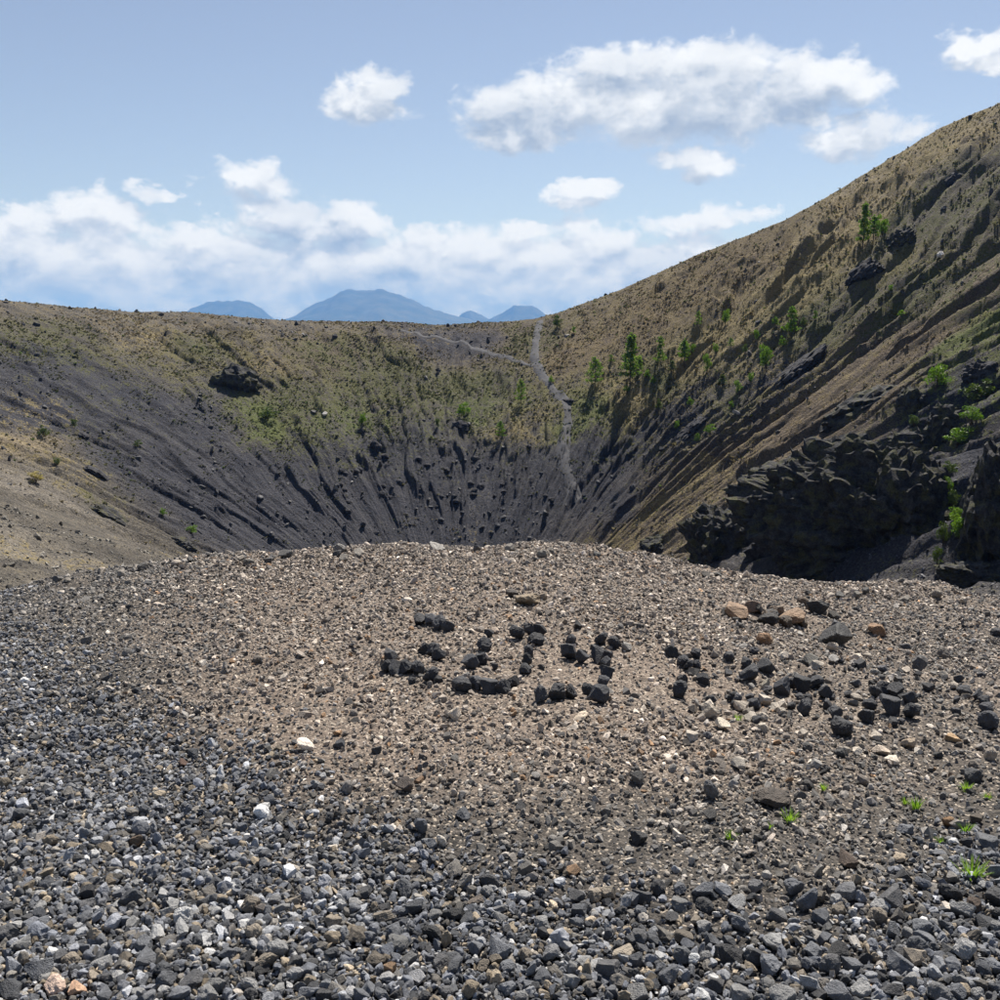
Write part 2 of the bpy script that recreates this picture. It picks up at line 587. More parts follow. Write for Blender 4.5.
def terrain_z(phi, s):
    """height of the crater at (angle, radius / rim radius)"""
    H = np.interp(phi, TPH, THZ)
    Rr = rim_radius(phi)
    wr = sstep(H, 2, 18)
    si = np.minimum(s, 1.0)
    p = np.interp(si, PROF_S, PROF_A) * (1 - wr) + np.interp(si, PROF_S, PROF_B) * wr
    z = BOT + (H - BOT) * p
    r = s * Rr
    x = AX + r * np.cos(phi); y = AY + r * np.sin(phi)
    # gullies and ribs that run down the fall line
    right = sstep(np.degrees(phi), 72, 50) * sstep(np.degrees(phi), -75, -50)
    arc = phi * 78.0
    wob = fbm(x * 0.05, y * 0.05, 0, 3, 4, .55) * 8.0
    patch = sstep(fbm(x * .05, y * .05, z * .05, 47, 3), -.35, .35)
    env = sstep(s, 0.10, 0.4) * (1 - sstep(s, 0.86, 1.0))
    rib1 = ridged((arc + wob) / 13.0, s * 0.9, 0, 21, 2) - 0.6
    rib2 = ridged((arc + wob * .8) / 4.2, s * 1.6, 4.0, 33, 3) - 0.6
    rib3 = ridged((arc + wob * .9) / 1.5, s * 3.5, 9.0, 41, 2) - 0.6
    g = env * (rib1 * (1.3 + 1.9 * right) + rib2 * (0.28 + 1.7 * right) * (0.4 + 1.2 * patch)) + rib3 * (0.12 + 0.42 * right) * (0.3 + 1.4 * patch) * env
    # ledges: short steps across the fall line
    led = fbm(arc / 7.0 + wob * .1, s * 5.0, 1.7, 55, 4)
    g = g + env * (sstep(led, 0.10, 0.20) - sstep(led, 0.22, 0.60)) * (0.55 + 0.35 * right)
    ro = fbm((arc + wob) * 0.55, s * 26.0, 0, 61, 4, 0.55)
    g = g + ro * (0.26 + 0.14 * right) * (0.35 + 0.65 * env)
    g = g + np.maximum(ridged(x * 0.9, y * 0.9, 0, 71, 3) - 0.74, 0) * 0.8 * (0.3 + 0.7 * env)
    near = sstep(np.hypot(x, y - 2), 12, 22)
    z = z + g * near
    # the outer flank
    d = np.maximum(r - Rr, 0)
    flat = 9.0
    z = z - np.where(d < flat, 0.012 * d * d, 0.012 * flat ** 2 + 0.55 * (d - flat))
    return z


PLAIN = -170.0
pv = np.linspace(R(-62), R(236), 1150)
po = np.linspace(R(236), R(298), 60)[1:-1]
PHI = np.concatenate([pv, po])                      # -62 .. 298 degrees
SV = np.concatenate([np.linspace(0.02, 1.06, 330), 1.06 + np.cumsum(np.geomspace(0.004, 0.9, 34))])
PP, SS = np.meshgrid(PHI, SV, indexing='ij')
ZZ = np.maximum(terrain_z(wrap(PP), SS), PLAIN - 2)
RR = SS * rim_radius(PP)
XX = AX + RR * np.cos(PP); YY = AY + RR * np.sin(PP)
NP_, NS_ = PP.shape


def height(x, y):
    """height of the crater mesh under a world point"""
    x = np.asarray(x, float); y = np.asarray(y, float)
    phi = np.arctan2(y - AY, x - AX)
    phi = np.mod(phi - PHI[0], 2 * math.pi) + PHI[0]
    s = np.hypot(x - AX, y - AY) / rim_radius(phi)
    fi = np.interp(phi, np.append(PHI, PHI[0] + 2 * math.pi), np.arange(NP_ + 1))
    fj = np.interp(s, SV, np.arange(NS_))
    i = np.clip(np.floor(fi).astype(int), 0, NP_ - 1); j = np.clip(np.floor(fj).astype(int), 0, NS_ - 2)
    u, v = fi - i, fj - j
    i2 = (i + 1) % NP_
    return (ZZ[i, j] * (1 - u) * (1 - v) + ZZ[i2, j] * u * (1 - v) + ZZ[i, j + 1] * (1 - u) * v + ZZ[i2, j + 1] * u * v)


def hit(px, py, tmin=14.0):
    """first point of the crater seen at a pixel"""
    d = ray(px, py)
    t = np.arange(tmin, 260.0, 0.12)
    z = EYE + t * d[2] - height(t * d[0], t * d[1])
    k = np.argmax(z < 0)
    if z[k] >= 0:
        k = int(np.argmin(z))
    t0 = t[k]
    if k > 0 and z[k] < 0:
        t0 = t[k - 1] + (t[k] - t[k - 1]) * z[k - 1] / (z[k - 1] - z[k])
    return Vector((t0 * d[0], t0 * d[1], EYE + t0 * d[2])), t0


# soils and plant cover, given at places on the wall and blended between them
SOIL = {'D': (0.046, 0.048, 0.058), 'G': (0.105, 0.097, 0.082), 'B': (0.120, 0.098, 0.072), 'T': (0.21, 0.178, 0.125),
        'L': (0.165, 0.152, 0.130)}
VEG = {'o': (0.080, 0.083, 0.038), 's': (0.20, 0.165, 0.09), 'b': (0.145, 0.115, 0.066), 'g': (0.09, 0.108, 0.038)}
CTRL = """20 306 G .3 b;100 320 G .35 b;200 320 G .3 b;290 330 G .25 b;60 335 G .5 o;150 335 G .5 s;210 350 G .6 o;270 360 G .5 s;60 355 D .45 o;
40 380 D .2 o;120 395 D .25 o;190 420 D .1 o;70 420 D .25 o;20 410 D .3 s;240 470 D 0 o;180 470 D .05 o;120 470 D .2 o;300 520 D 0 o;260 520 D 0 o;
200 510 D .05 o;262 425 G .75 g;300 400 G .55 o;310 440 D .45 o;290 480 D .1 o;340 350 B .55 o;400 370 G .6 o;450 390 G .6 o;350 420 G .55 g;
430 340 D .3 b;470 345 D .15 b;480 420 G .55 g;520 430 G .5 s;400 450 D .3 o;450 480 D .15 o;380 500 D 0 o;430 530 D .05 s;480 540 D .15 s;
520 520 D 0 o;560 500 D 0 o;540 460 D .2 o;600 480 D 0 o;505 345 B .55 o;560 350 B .55 b;600 340 B .55 b;640 320 B .6 b;700 280 B .6 b;650 300 B .6 b;
750 250 B .55 b;830 210 T .5 s;900 170 T .55 s;960 140 T .55 s;990 120 T .5 s;580 420 G .7 g;620 400 G .7 s;660 380 G .75 o;700 360 G .7 s;
750 320 T .7 s;800 290 T .7 s;850 250 T .75 s;600 450 D .15 o;640 430 D .3 o;680 410 D .35 s;720 400 G .5 o;780 370 D .4 s;820 320 G .6 o;
900 300 G .55 o;880 330 B .4 o;850 370 B .3 s;950 220 G .45 o;980 180 G .45 o;960 290 B .4 o;980 330 G .7 g;920 340 B .35 b;800 420 B .35 b;
740 460 B .4 s;700 480 B .5 s;660 500 B .55 s;640 530 B .4 s;620 500 D .1 o;850 420 B .3 b;780 450 B .3 b;800 500 D .15 o;900 470 D .25 o;
980 450 D .2 o;950 400 D .4 g;10 440 T .35 s;60 470 G .35 s;120 510 G .35 o;160 540 G .2 s;20 490 L .12 s;20 520 G .05 s;60 530 G .12 s;30 560 L .42 s;
100 550 G .08 s;10 580 G .05 s;40 545 L .3 s;140 575 G .1 s"""
cp, cs, cvg, cvc = [], [], [], []
for item in CTRL.replace('\n', '').split(';'):
    a, b_, so, v, vc = item.split()
    p, _ = hit(float(a), float(b_))
    cp.append(p[:]); cs.append(SOIL[so]); cvg.append(float(v)); cvc.append(VEG[vc])
cp = np.array(cp); cs = np.array(cs); cvg = np.array(cvg); cvc = np.array(cvc)


def cover(x, y, z):
    """soil colour, plant cover and plant colour at points of the wall"""
    n = len(x)
    wx = x + fbm(x * .12, y * .12, z * .12, 81, 3) * 6; wy = y + fbm(x * .12, y * .12, z * .12, 91, 3) * 6
    soil = np.empty((n, 3)); veg = np.empty(n); vc = np.empty((n, 3))
    for a in range(0, n, 60000):
        b = min(n, a + 60000)
        d2 = (wx[a:b, None] - cp[None, :, 0]) ** 2 + (wy[a:b, None] - cp[None, :, 1]) ** 2 + 1.5 * (z[a:b, None] - cp[None, :, 2]) ** 2
        w = (1.0 / (d2 + 3.0)) ** 1.7
        w /= w.sum(1, keepdims=True)
        soil[a:b] = w @ cs; veg[a:b] = w @ cvg; vc[a:b] = w @ cvc
    return soil, veg, vc


def build_crater():
    v = np.stack([XX.ravel(), YY.ravel(), ZZ.ravel()], 1)
    f = grid_faces(NP_, NS_)
    j = np.arange(NS_ - 1)
    a = (NP_ - 1) * NS_ + j
    f = np.vstack([f, np.stack([a, j, j + 1, a + 1], 1)])
    # close the floor of the funnel
    me = np_mesh('crater', v, f, True)
    soil, veg, vc = cover(v[:, 0], v[:, 1], v[:, 2])
    # hollows gather bare dark ash, ribs hold the plants
    set_attr(me, 'soil', 'FLOAT_COLOR', soil)
    set_attr(me, 'veg', 'FLOAT', veg)
    set_attr(me, 'flow', 'FLOAT_VECTOR', np.stack([(PP * 78).ravel(), (RR * .14).ravel(), np.zeros(PP.size)], 1))
    set_attr(me, 'vegcol', 'FLOAT_COLOR', vc)
    o = link_mesh('crater', me, M_TERR)
    tag(o, kind='structure')
    a = np.linspace(0, 2 * math.pi, 49)[:-1]
    r0 = 0.03 * rim_radius(a)
    vv = np.vstack([[AX, AY, BOT + .3], np.stack([AX + r0 * np.cos(a), AY + r0 * np.sin(a), np.full(48, BOT + .9)], 1)])
    ff = np.array([[0, 1 + k, 1 + (k + 1) % 48] for k in range(48)])
    me2 = np_mesh('crater_floor', vv, ff, True)
    s2, g2, c2 = cover(vv[:, 0], vv[:, 1], vv[:, 2])
    set_attr(me2, 'soil', 'FLOAT_COLOR', s2); set_attr(me2, 'flow', 'FLOAT_VECTOR', vv); set_attr(me2, 'veg', 'FLOAT', g2); set_attr(me2, 'vegcol', 'FLOAT_COLOR', c2)
    tag(link_mesh('crater_floor', me2, M_TERR), kind='structure')


build_crater()


def build_far():
    m, N, b = new_mat('forest_floor')
    pos = N.n('ShaderNodeNewGeometry').outputs['Position']
    n = N.noise(pos, 0.004, 6, 0.6).outputs[0]
    N.link(N.mix(N.smooth(n, .35, .65), (0.035, 0.05, 0.025), (0.08, 0.085, 0.05)), b.inputs['Base Color'])
    L = 19000
    me = np_mesh('ground', [(-L, -L, PLAIN), (L, -L, PLAIN), (L, L, PLAIN), (-L, L, PLAIN)], [[0, 1, 2, 3]])
    tag(link_mesh('ground', me, m), kind='structure')
    mm, N, b = new_mat('forested_mountain')
    pos = N.n('ShaderNodeNewGeometry').outputs['Position']
    n = N.noise(pos, 0.006, 6, 0.6).outputs[0]
    N.link(N.mix(N.smooth(n, .35, .65), (0.025, 0.04, 0.022), (0.06, 0.07, 0.04)), b.inputs['Base Color'])
    D = 12000.0
    def elev(px, py, dist):
        d = ray(px, py)
        return d[0] / d[1] * dist, EYE + d[2] / d[1] * dist
    sil = [
        (12600, 1500, [(150, 345), (190, 309), (208, 301), (225, 300.5), (250, 301), (262, 308), (276, 320), (310, 345)]),
        (12000, 2200, [(230, 350), (285, 320), (318, 303), (332, 297), (340, 291), (350, 289), (366, 291), (384, 289.5), (400, 295),
                       (425, 306), (445, 313), (470, 318), (520, 345)]),
        (12900, 900, [(425, 345), (455, 318), (466, 311), (471, 309), (478, 313), (490, 320), (520, 345)]),
        (12300, 1200, [(440, 350), (488, 320), (503, 313), (513, 306), (532, 305.5), (541, 311), (552, 319), (600, 350)])]
    for k, (dist, dep, pts) in enumerate(sil):
        xs, zs = zip(*[elev(a, b_, dist) for a, b_ in pts])
        xs = (xs[0] - 900,) + xs + (xs[-1] + 900,)
        zs = (PLAIN - 5,) + zs + (PLAIN - 5,)
        u = np.linspace(xs[0], xs[-1], 170)
        w = np.linspace(-1, 1, 61)
        U, Wd = np.meshgrid(u, w, indexing='ij')
        prof = np.interp(U, xs, zs)
        prof = prof + fbm(U / 120.0, Wd * dep / 400.0, 3 + k, 77, 4, .6) * 22 * (prof > 0)
        fall = np.clip(1 - np.abs(Wd), 0, 1)
        gul = fbm(U / 330.0, Wd * dep / 330.0, k, 5 + k, 4)
        Z = PLAIN - 20 + (prof - PLAIN + 20) * fall * (1 + 0.18 * gul * np.abs(Wd)) + gul * 16 * (1 - fall) + fbm(U / 60, Wd * dep / 60., 0, 9, 3) * 7 * (prof > 0)
        v = np.stack([U.ravel(), (dist + Wd * dep).ravel(), Z.ravel()], 1)
        tag(link_mesh('mountain', np_mesh('mountain', v, grid_faces(170, 61), True), mm), kind='structure')


build_far()


# ------------------------------------------------------------------ the gravel ridge in front
CREST_PX = [(-150, 640), (-60, 612), (0, 593), (60, 577), (140, 563), (200, 558), (300, 553), (340, 550), (440, 550), (520, 546),
            (600, 548), (660, 559), (720, 572), (800, 585), (870, 591), (940, 595), (1000, 601), (1080, 612), (1200, 640)]
YC = 7.3
_cx, _cz = [], []
for (px, py) in CREST_PX:
    d = ray(px, py)
    _cx.append(d[0] / d[1] * YC); _cz.append(EYE + d[2] / d[1] * YC)
_cx, _cz = np.array(_cx), np.array(_cz)


def ridge_z(x, y, rough=True):
    x = np.asarray(x, float); y = np.asarray(y, float)
    zc = np.interp(x, _cx, _cz)
    w = sstep(y, 1.0, YC * 1.25) / sstep(YC, 1.0, YC * 1.25)
    z = zc * np.clip(w, 0, 1.0)
    d = np.maximum(y - YC - 0.1, 0)
    z = z - np.where(d < 1.2, 0.30 * d * d + 0.10 * d, 0.30 * 1.44 + 0.12 + 0.82 * (d - 1.2))
    # sides and rear slope away
    e = np.maximum(np.abs(x) - 6.0, 0)
    z = z - 0.16 * e * e
    e2 = np.maximum(-y - 3.0, 0)
    z = z - 0.10 * e2 * e2
    z = z + fbm(x * .9, y * .9, 0, 201, 4, .6) * 0.07 * np.clip((y + 1) / 4, 0, 1)
    z = z + fbm(x * 2.6, y * 2.6, 0, 207, 3, .6) * 0.035 * np.clip((y - 3) / 4, 0, 1)
    # a small scarp with boulders on the right
    px = np.hypot((x - 1.75) / 0.75, (y - 5.75) / 0.22)
    z = z - 0.07 * np.exp(-px ** 2)
    if rough:
        z = z + fbm(x * 5, y * 5, 0, 211, 4, 0.6) * 0.012 + (vnoise(x * 34, y * 34, 0, 223) - .5) * 0.008
    return z


GR_DARK, GR_TAN, GR_BROWN = (0.055, 0.051, 0.046), (0.150, 0.126, 0.105), (0.112, 0.092, 0.076)  # soils darkened to carry the shade of gaps between pebbles


def coarse_mask(px, py):
    """1 where the coarse blue-grey gravel lies, 0 on the fine grit (defined on the ground as the photograph shows it)"""
    line = np.interp(px, [-300, 0, 60, 130, 220, 320, 420, 560, 700, 820, 920, 1000, 1300],
                     [560, 640, 672, 708, 782, 832, 862, 900, 940, 925, 895, 866, 830])
    return sstep(py - line, -95, 80)


def tan_mask(px, py):
    """1 on the brownish middle of the ridge"""
    a = sstep(py, 860, 720) * sstep(px, 60, 330) * (1 - 0.55 * sstep(px, 640, 900) * sstep(py, 560, 640))
    return a


def build_ridge():
    xs = np.concatenate([np.linspace(-12.5, -5.0, 60), np.linspace(-5.0, 5.0, 520)[1:-1], np.linspace(5.0, 12.5, 60)])
    ys = np.concatenate([np.linspace(-11, 1.2, 60), np.linspace(1.2, 8.4, 400)[1:], np.linspace(8.4, 15, 60)[1:]])
    X, Y = np.meshgrid(xs, ys, indexing='ij')
    Z = ridge_z(X, Y)
    px, py = project(X, np.maximum(Y, 1.0), Z)
    n = fbm(X * 1.6, Y * 1.6, 0, 231, 4)
    c = np.clip(coarse_mask(px, py) + n * .3, 0, 1)[..., None]
    t = np.clip(tan_mask(px, py) + n * .5, 0, 1)[..., None]
    col = np.array(GR_DARK) * (1 - t) + (np.array(GR_TAN) * .6 + np.array(GR_BROWN) * .4) * t
    col = col * (1 - c) + np.array((0.024, 0.024, 0.025)) * c  # near-black ground puts the shade between coarse stones into the colour
    v = np.stack([X.ravel(), Y.ravel(), Z.ravel()], 1)
    me = np_mesh('gravel_ridge', v, grid_faces(len(xs), len(ys)), True)
    set_attr(me, 'soil', 'FLOAT_COLOR', col.reshape(-1, 3))
    tag(link_mesh('gravel_ridge', me, M_RIDGE), kind='structure')


build_ridge()


def ridge_hit(px, py):
    d = ray(px, py)
    t = np.arange(1.2, 11.0, 0.01)
    z = EYE + t * d[2] - ridge_z(t * d[0], t * d[1], False)
    k = int(np.argmax(z < 0)) if (z < 0).any() else int(np.argmin(z))
    return Vector((t[k] * d[0], t[k] * d[1], float(ridge_z(t[k] * d[0], t[k] * d[1], False)))), t[k]


# ------------------------------------------------------------------ stones
def ico(sub):
    bm = bmesh.new()
    bmesh.ops.create_icosphere(bm, subdivisions=sub, radius=1.0)
    v = np.array([x.co[:] for x in bm.verts])
    f = np.array([[q.index for q in p.verts] for p in bm.faces])
    bm.free()
    return v / np.linalg.norm(v, axis=1, keepdims=True), f


ICO = {s: ico(s) for s in (1, 2, 3, 4, 5, 6)}


def stone_verts(seed, sub, nplane=11, rough=0.05, aniso=0.35, lo=0.55):
    r = np.random.default_rng(seed)
    d, f = ICO[sub]
    pn = r.normal(size=(nplane, 3)); pn /= np.linalg.norm(pn, axis=1, keepdims=True)
    off = r.uniform(lo, 0.95, nplane)
    dots = d @ pn.T
    rad = np.where(dots > 0.05, off[None] / np.maximum(dots, 0.05), 9.0)
    rad = np.minimum(rad.min(1), 1.0)
    v = d * rad[:, None]
    if rough:
        v = v * (1 + rough * fbm(v[:, 0] * 2.4 + seed, v[:, 1] * 2.4, v[:, 2] * 2.4, 300, 3, .6))[:, None]
    sc = np.exp(r.normal(0, aniso, 3)); sc /= sc.max()
    v = v * sc
    v /= np.abs(v).max()
    return v, f


def cut_stone(seed, nplane=11, bevel=.05, fine=False):
    """a block broken along random planes: flat facets, slightly worn edges"""
    r = np.random.default_rng(seed)
    bm = bmesh.new()
    bmesh.ops.create_cube(bm, size=2.0)
    for k in range(nplane):
        n = r.normal(size=3); n /= np.linalg.norm(n)
        d = r.uniform(.50, .92)
        res = bmesh.ops.bisect_plane(bm, geom=bm.verts[:] + bm.edges[:] + bm.faces[:], dist=1e-5, plane_co=Vector(n * d), plane_no=Vector(n), clear_outer=True)
        ed = [e for e in res['geom_cut'] if isinstance(e, bmesh.types.BMEdge)]
        if len(ed) > 2:
            bmesh.ops.holes_fill(bm, edges=ed, sides=0)
    bmesh.ops.remove_doubles(bm, verts=bm.verts[:], dist=.02)
    if bevel:
        bmesh.ops.bevel(bm, geom=bm.edges[:], offset=bevel, segments=1, affect='EDGES', clamp_overlap=True)
    bmesh.ops.triangulate(bm, faces=bm.faces[:])
    if fine:
        bmesh.ops.subdivide_edges(bm, edges=[e for e in bm.edges if e.calc_length() > .3], cuts=3, use_grid_fill=True)
        bmesh.ops.triangulate(bm, faces=bm.faces[:])
    bm.verts.index_update()
    v = np.array([x.co[:] for x in bm.verts]); f = np.array([[q.index for q in p.verts] for p in bm.faces])
    bm.free()
    if fine:
        v = v * (1 + .10 * fbm(v[:, 0] * 3 + seed, v[:, 1] * 3, v[:, 2] * 3, 310, 3, .6))[:, None]
    sc = np.exp(r.normal(0, .26, 3)); sc /= sc.max()
    v = v * sc
    return v / np.abs(v).max(), f


STONES = []
for k in range(16):
    v, f = cut_stone(500 + k, 16, .10, True) if k % 2 else stone_verts(500 + k, 4, 10, 0.20, 0.26, .5)
    me = np_mesh('stone', v, f)
    me.materials.append(M_STONE)
    STONES.append(me)
SRC_STONE, SRC_PEB = [], []
for k in range(14):
    v, f = cut_stone(700 + k, 16, .10, True) if k % 5 < 2 else stone_verts(700 + k, 3, 10, 0.20, 0.28, .5)
    me = np_mesh('gravel_piece', v, f)
    me.materials.append(M_STONE_I)
    SRC_STONE.append(me)
for k in range(10):
    v, f = cut_stone(800 + k, 10, .0 if k % 2 else .05) if k % 3 else stone_verts(800 + k, 2, 7, 0.04, 0.32, .40)
    me = np_mesh('pebble_piece', v, f)
    me.materials.append(M_STONE_I)
    SRC_PEB.append(me)


def scatter(name, pts, rot, scl, col, idx, sources):
    """one stuff object: every point carries an instance of one of the source meshes"""
    me = bpy.data.meshes.new(name)
    me.vertices.add(len(pts))
    me.vertices.foreach_set('co', np.asarray(pts, np.float32).ravel())
    set_attr(me, 'rot', 'FLOAT_VECTOR', rot)
    set_attr(me, 'scl', 'FLOAT_VECTOR', scl)
    set_attr(me, 'col', 'FLOAT_COLOR', col)
    set_attr(me, 'pick', 'INT', idx)
    c = bpy.data.collections.new(name + '_pieces')
    for k, s in enumerate(sources):
        c.objects.link(bpy.data.objects.new(name + '_piece', s))
    o = link_mesh(name, me)
    ng = bpy.data.node_groups.new(name + '_scatter', 'GeometryNodeTree')
    ng.interface.new_socket('Geometry', in_out='INPUT', socket_type='NodeSocketGeometry')
    ng.interface.new_socket('Geometry', in_out='OUTPUT', socket_type='NodeSocketGeometry')
    nd = ng.nodes
    gi, go = nd.new('NodeGroupInput'), nd.new('NodeGroupOutput')
    ci = nd.new('GeometryNodeCollectionInfo')
    ci.inputs['Collection'].default_value = c
    ci.inputs['Separate Children'].default_value = True
    ci.inputs['Reset Children'].default_value = True
    ip = nd.new('GeometryNodeInstanceOnPoints')
    ip.inputs['Pick Instance'].default_value = True

    def named(n, typ):
        a = nd.new('GeometryNodeInputNamedAttribute')
        a.data_type = typ
        a.inputs['Name'].default_value = n
        return a.outputs['Attribute']
    L = ng.links.new
    L(gi.outputs[0], ip.inputs['Points'])
    L(ci.outputs[0], ip.inputs['Instance'])
    L(named('pick', 'INT'), ip.inputs['Instance Index'])
    e = nd.new('FunctionNodeEulerToRotation')
    L(named('rot', 'FLOAT_VECTOR'), e.inputs[0])
    L(e.outputs[0], ip.inputs['Rotation'])
    L(named('scl', 'FLOAT_VECTOR'), ip.inputs['Scale'])
    L(ip.outputs[0], go.inputs[0])
    md = o.modifiers.new('scatter', 'NODES')
    md.node_group = ng
    return o


# stone colours (albedo)
PAL_BLUE = np.array([(0.110, 0.118, 0.138), (0.17, 0.178, 0.20), (0.060, 0.063, 0.070), (0.245, 0.253, 0.27), (0.135, 0.125, 0.112),
                     (0.35, 0.35, 0.35), (0.23, 0.19, 0.14)])
PAL_BLUE_P = np.array([.22, .20, .17, .12, .14, .06, .09])
PAL_TAN = np.array([(0.325, 0.278, 0.235), (0.45, 0.39, 0.33), (0.22, 0.187, 0.157), (0.15, 0.13, 0.113), (0.08, 0.074, 0.07), (0.54, 0.47, 0.39), (0.28, 0.175, 0.10)])
PAL_TAN_P = np.array([.25, .15, .22, .18, .10, .06, .04])
PAL_GREY = np.array([(0.17, 0.16, 0.148), (0.20, 0.188, 0.172), (0.085, 0.082, 0.08), (0.28, 0.255, 0.23), (0.05, 0.05, 0.052), (0.40, 0.36, 0.31)])
PAL_GREY_P = np.array([.30, .25, .16, .14, .07, .08])


def pick_cols(n, pal, p):
    k = rng.choice(len(pal), n, p=p / p.sum())
    return pal[k] * np.exp(rng.normal(0.03, 0.36, (n, 1)))


taken = []                                # places of the single stones: x, y, radius


def free(x, y, r):
    if not taken:
        return np.ones(len(x), bool)
    T = np.array(taken)
    ok = np.ones(len(x), bool)
    for a in range(0, len(x), 20000):
        s = slice(a, a + 20000)
        dd = np.hypot(x[s, None] - T[None, :, 0], y[s, None] - T[None, :, 1])
        ok[s] = (dd > T[None, :, 2] * 0.72 + r[s, None] * 0.45).all(1)
    return ok


n_single = {}


def place_stone(px, py, w, col, label, group, name='lava_stone', cat='stone', h=None, seed=None, tall=False):
    """a single stone whose picture is about w (by h) pixels around (px, py)"""
    h = h or w * 0.85
    rr = random.Random(seed if seed is not None else int(px * 31 + py * 17))
    base, t = ridge_hit(px, py + h * 0.38)
    ww = w * t / 1000.0
    hh = max(h * t / 1000.0 * (0.92 if not tall else 1.0), 0.012)
    me = STONES[rr.randrange(len(STONES))]
    o = bpy.data.objects.new(name, me)
    COL.objects.link(o)
    ex = np.empty(len(me.vertices) * 3, np.float32)
    me.vertices.foreach_get('co', ex)
    ex = ex.reshape(-1, 3)
    e = Matrix.Rotation(rr.uniform(0, 6.28), 3, 'Z') @ Matrix.Rotation(rr.uniform(-.5, .5), 3, 'X')
    q = ex @ np.array(e).T
    lo, hi = q.min(0), q.max(0)
    size = hi - lo
    sx, sy, sz = ww / size[0], ww * rr.uniform(.75, 1.05) / size[1], hh / size[2]
    o.matrix_world = (Matrix.Translation(base + Vector((0, ww * .35, -lo[2] * sz - hh * 0.14)))
                      @ Matrix.Diagonal((sx, sy, sz, 1)) @ e.to_4x4())
    kk = math.exp(rr.gauss(0, .28))
    o.color = (*[c * kk for c in col], 1)
    tag(o, label, cat, group)
    taken.append((base.x, base.y + ww * .35, ww / 2))
    return o


BLACK = (0.036, 0.037, 0.042)
WORD = {
    'hooked first': [(419, 621, 12), (429, 621, 11), (438, 624, 14), (448, 628, 12), (424, 650, 11), (433, 652, 13), (439, 656, 13), (389, 657, 13),
                     (386, 668, 12), (395, 669, 14), (406, 670, 15), (418, 670, 14), (430, 677, 16), (439, 681, 8), (412, 682, 7)],
    'ring-like second': [(488, 634, 8), (484, 646, 13), (471, 664, 15), (481, 660, 12), (461, 687, 16), (475, 686, 15), (488, 688, 15), (502, 689, 15),
                         (514, 683, 13), (495, 667, 6), (517, 633, 14), (529, 630, 9, 12), (539, 631, 11), (536, 641, 14, 11), (529, 653, 9, 14),
                         (527, 661, 8, 14), (526, 670, 11)],
    'square-cornered third': [(578, 626, 7, 9), (571, 641, 10), (569, 653, 15, 17), (582, 658, 12, 15), (602, 640, 13), (615, 644, 12), (598, 656, 11, 17),
                              (608, 656, 9), (606, 664, 11), (607, 673, 12), (603, 683, 11, 14), (541, 697, 12, 17), (557, 694, 15, 16), (571, 693, 11, 14),
                              (588, 691, 11, 15), (601, 697, 18)],
    'small forked fourth': [(673, 654, 13), (684, 663, 11), (689, 667, 11), (697, 655, 10), (698, 666, 8), (704, 681, 12), (684, 680, 9), (681, 691, 14, 17)],
    'zigzag fifth': [(746, 664, 10), (751, 675, 17), (768, 669, 14), (784, 688, 16, 19), (802, 686, 15), (805, 709, 13), (817, 684, 12), (828, 694, 12, 14),
                     (828, 706, 10), (836, 715, 13), (734, 698, 10), (755, 705, 12), (793, 684, 10), (844, 729, 21, 18)],
    'loose sixth': [(877, 694, 11, 14), (885, 690, 12), (898, 692, 15), (912, 700, 13), (891, 708, 17), (914, 713, 14, 16), (869, 719, 15), (872, 706, 12)],
    'curved last': [(967, 693, 14, 10), (980, 697, 12), (987, 703, 11), (990, 710, 13), (991, 723, 16, 18)]}
for nm, lst in WORD.items():
    for s in lst:
        place_stone(s[0], s[1], s[2] * 1.22, BLACK, f'black lava stone in the {nm} letter of the stone writing',
                    f'stones of the {nm} letter', h=(s[3] * 1.18 if len(s) > 3 else s[2] * 1.14), tall=True)

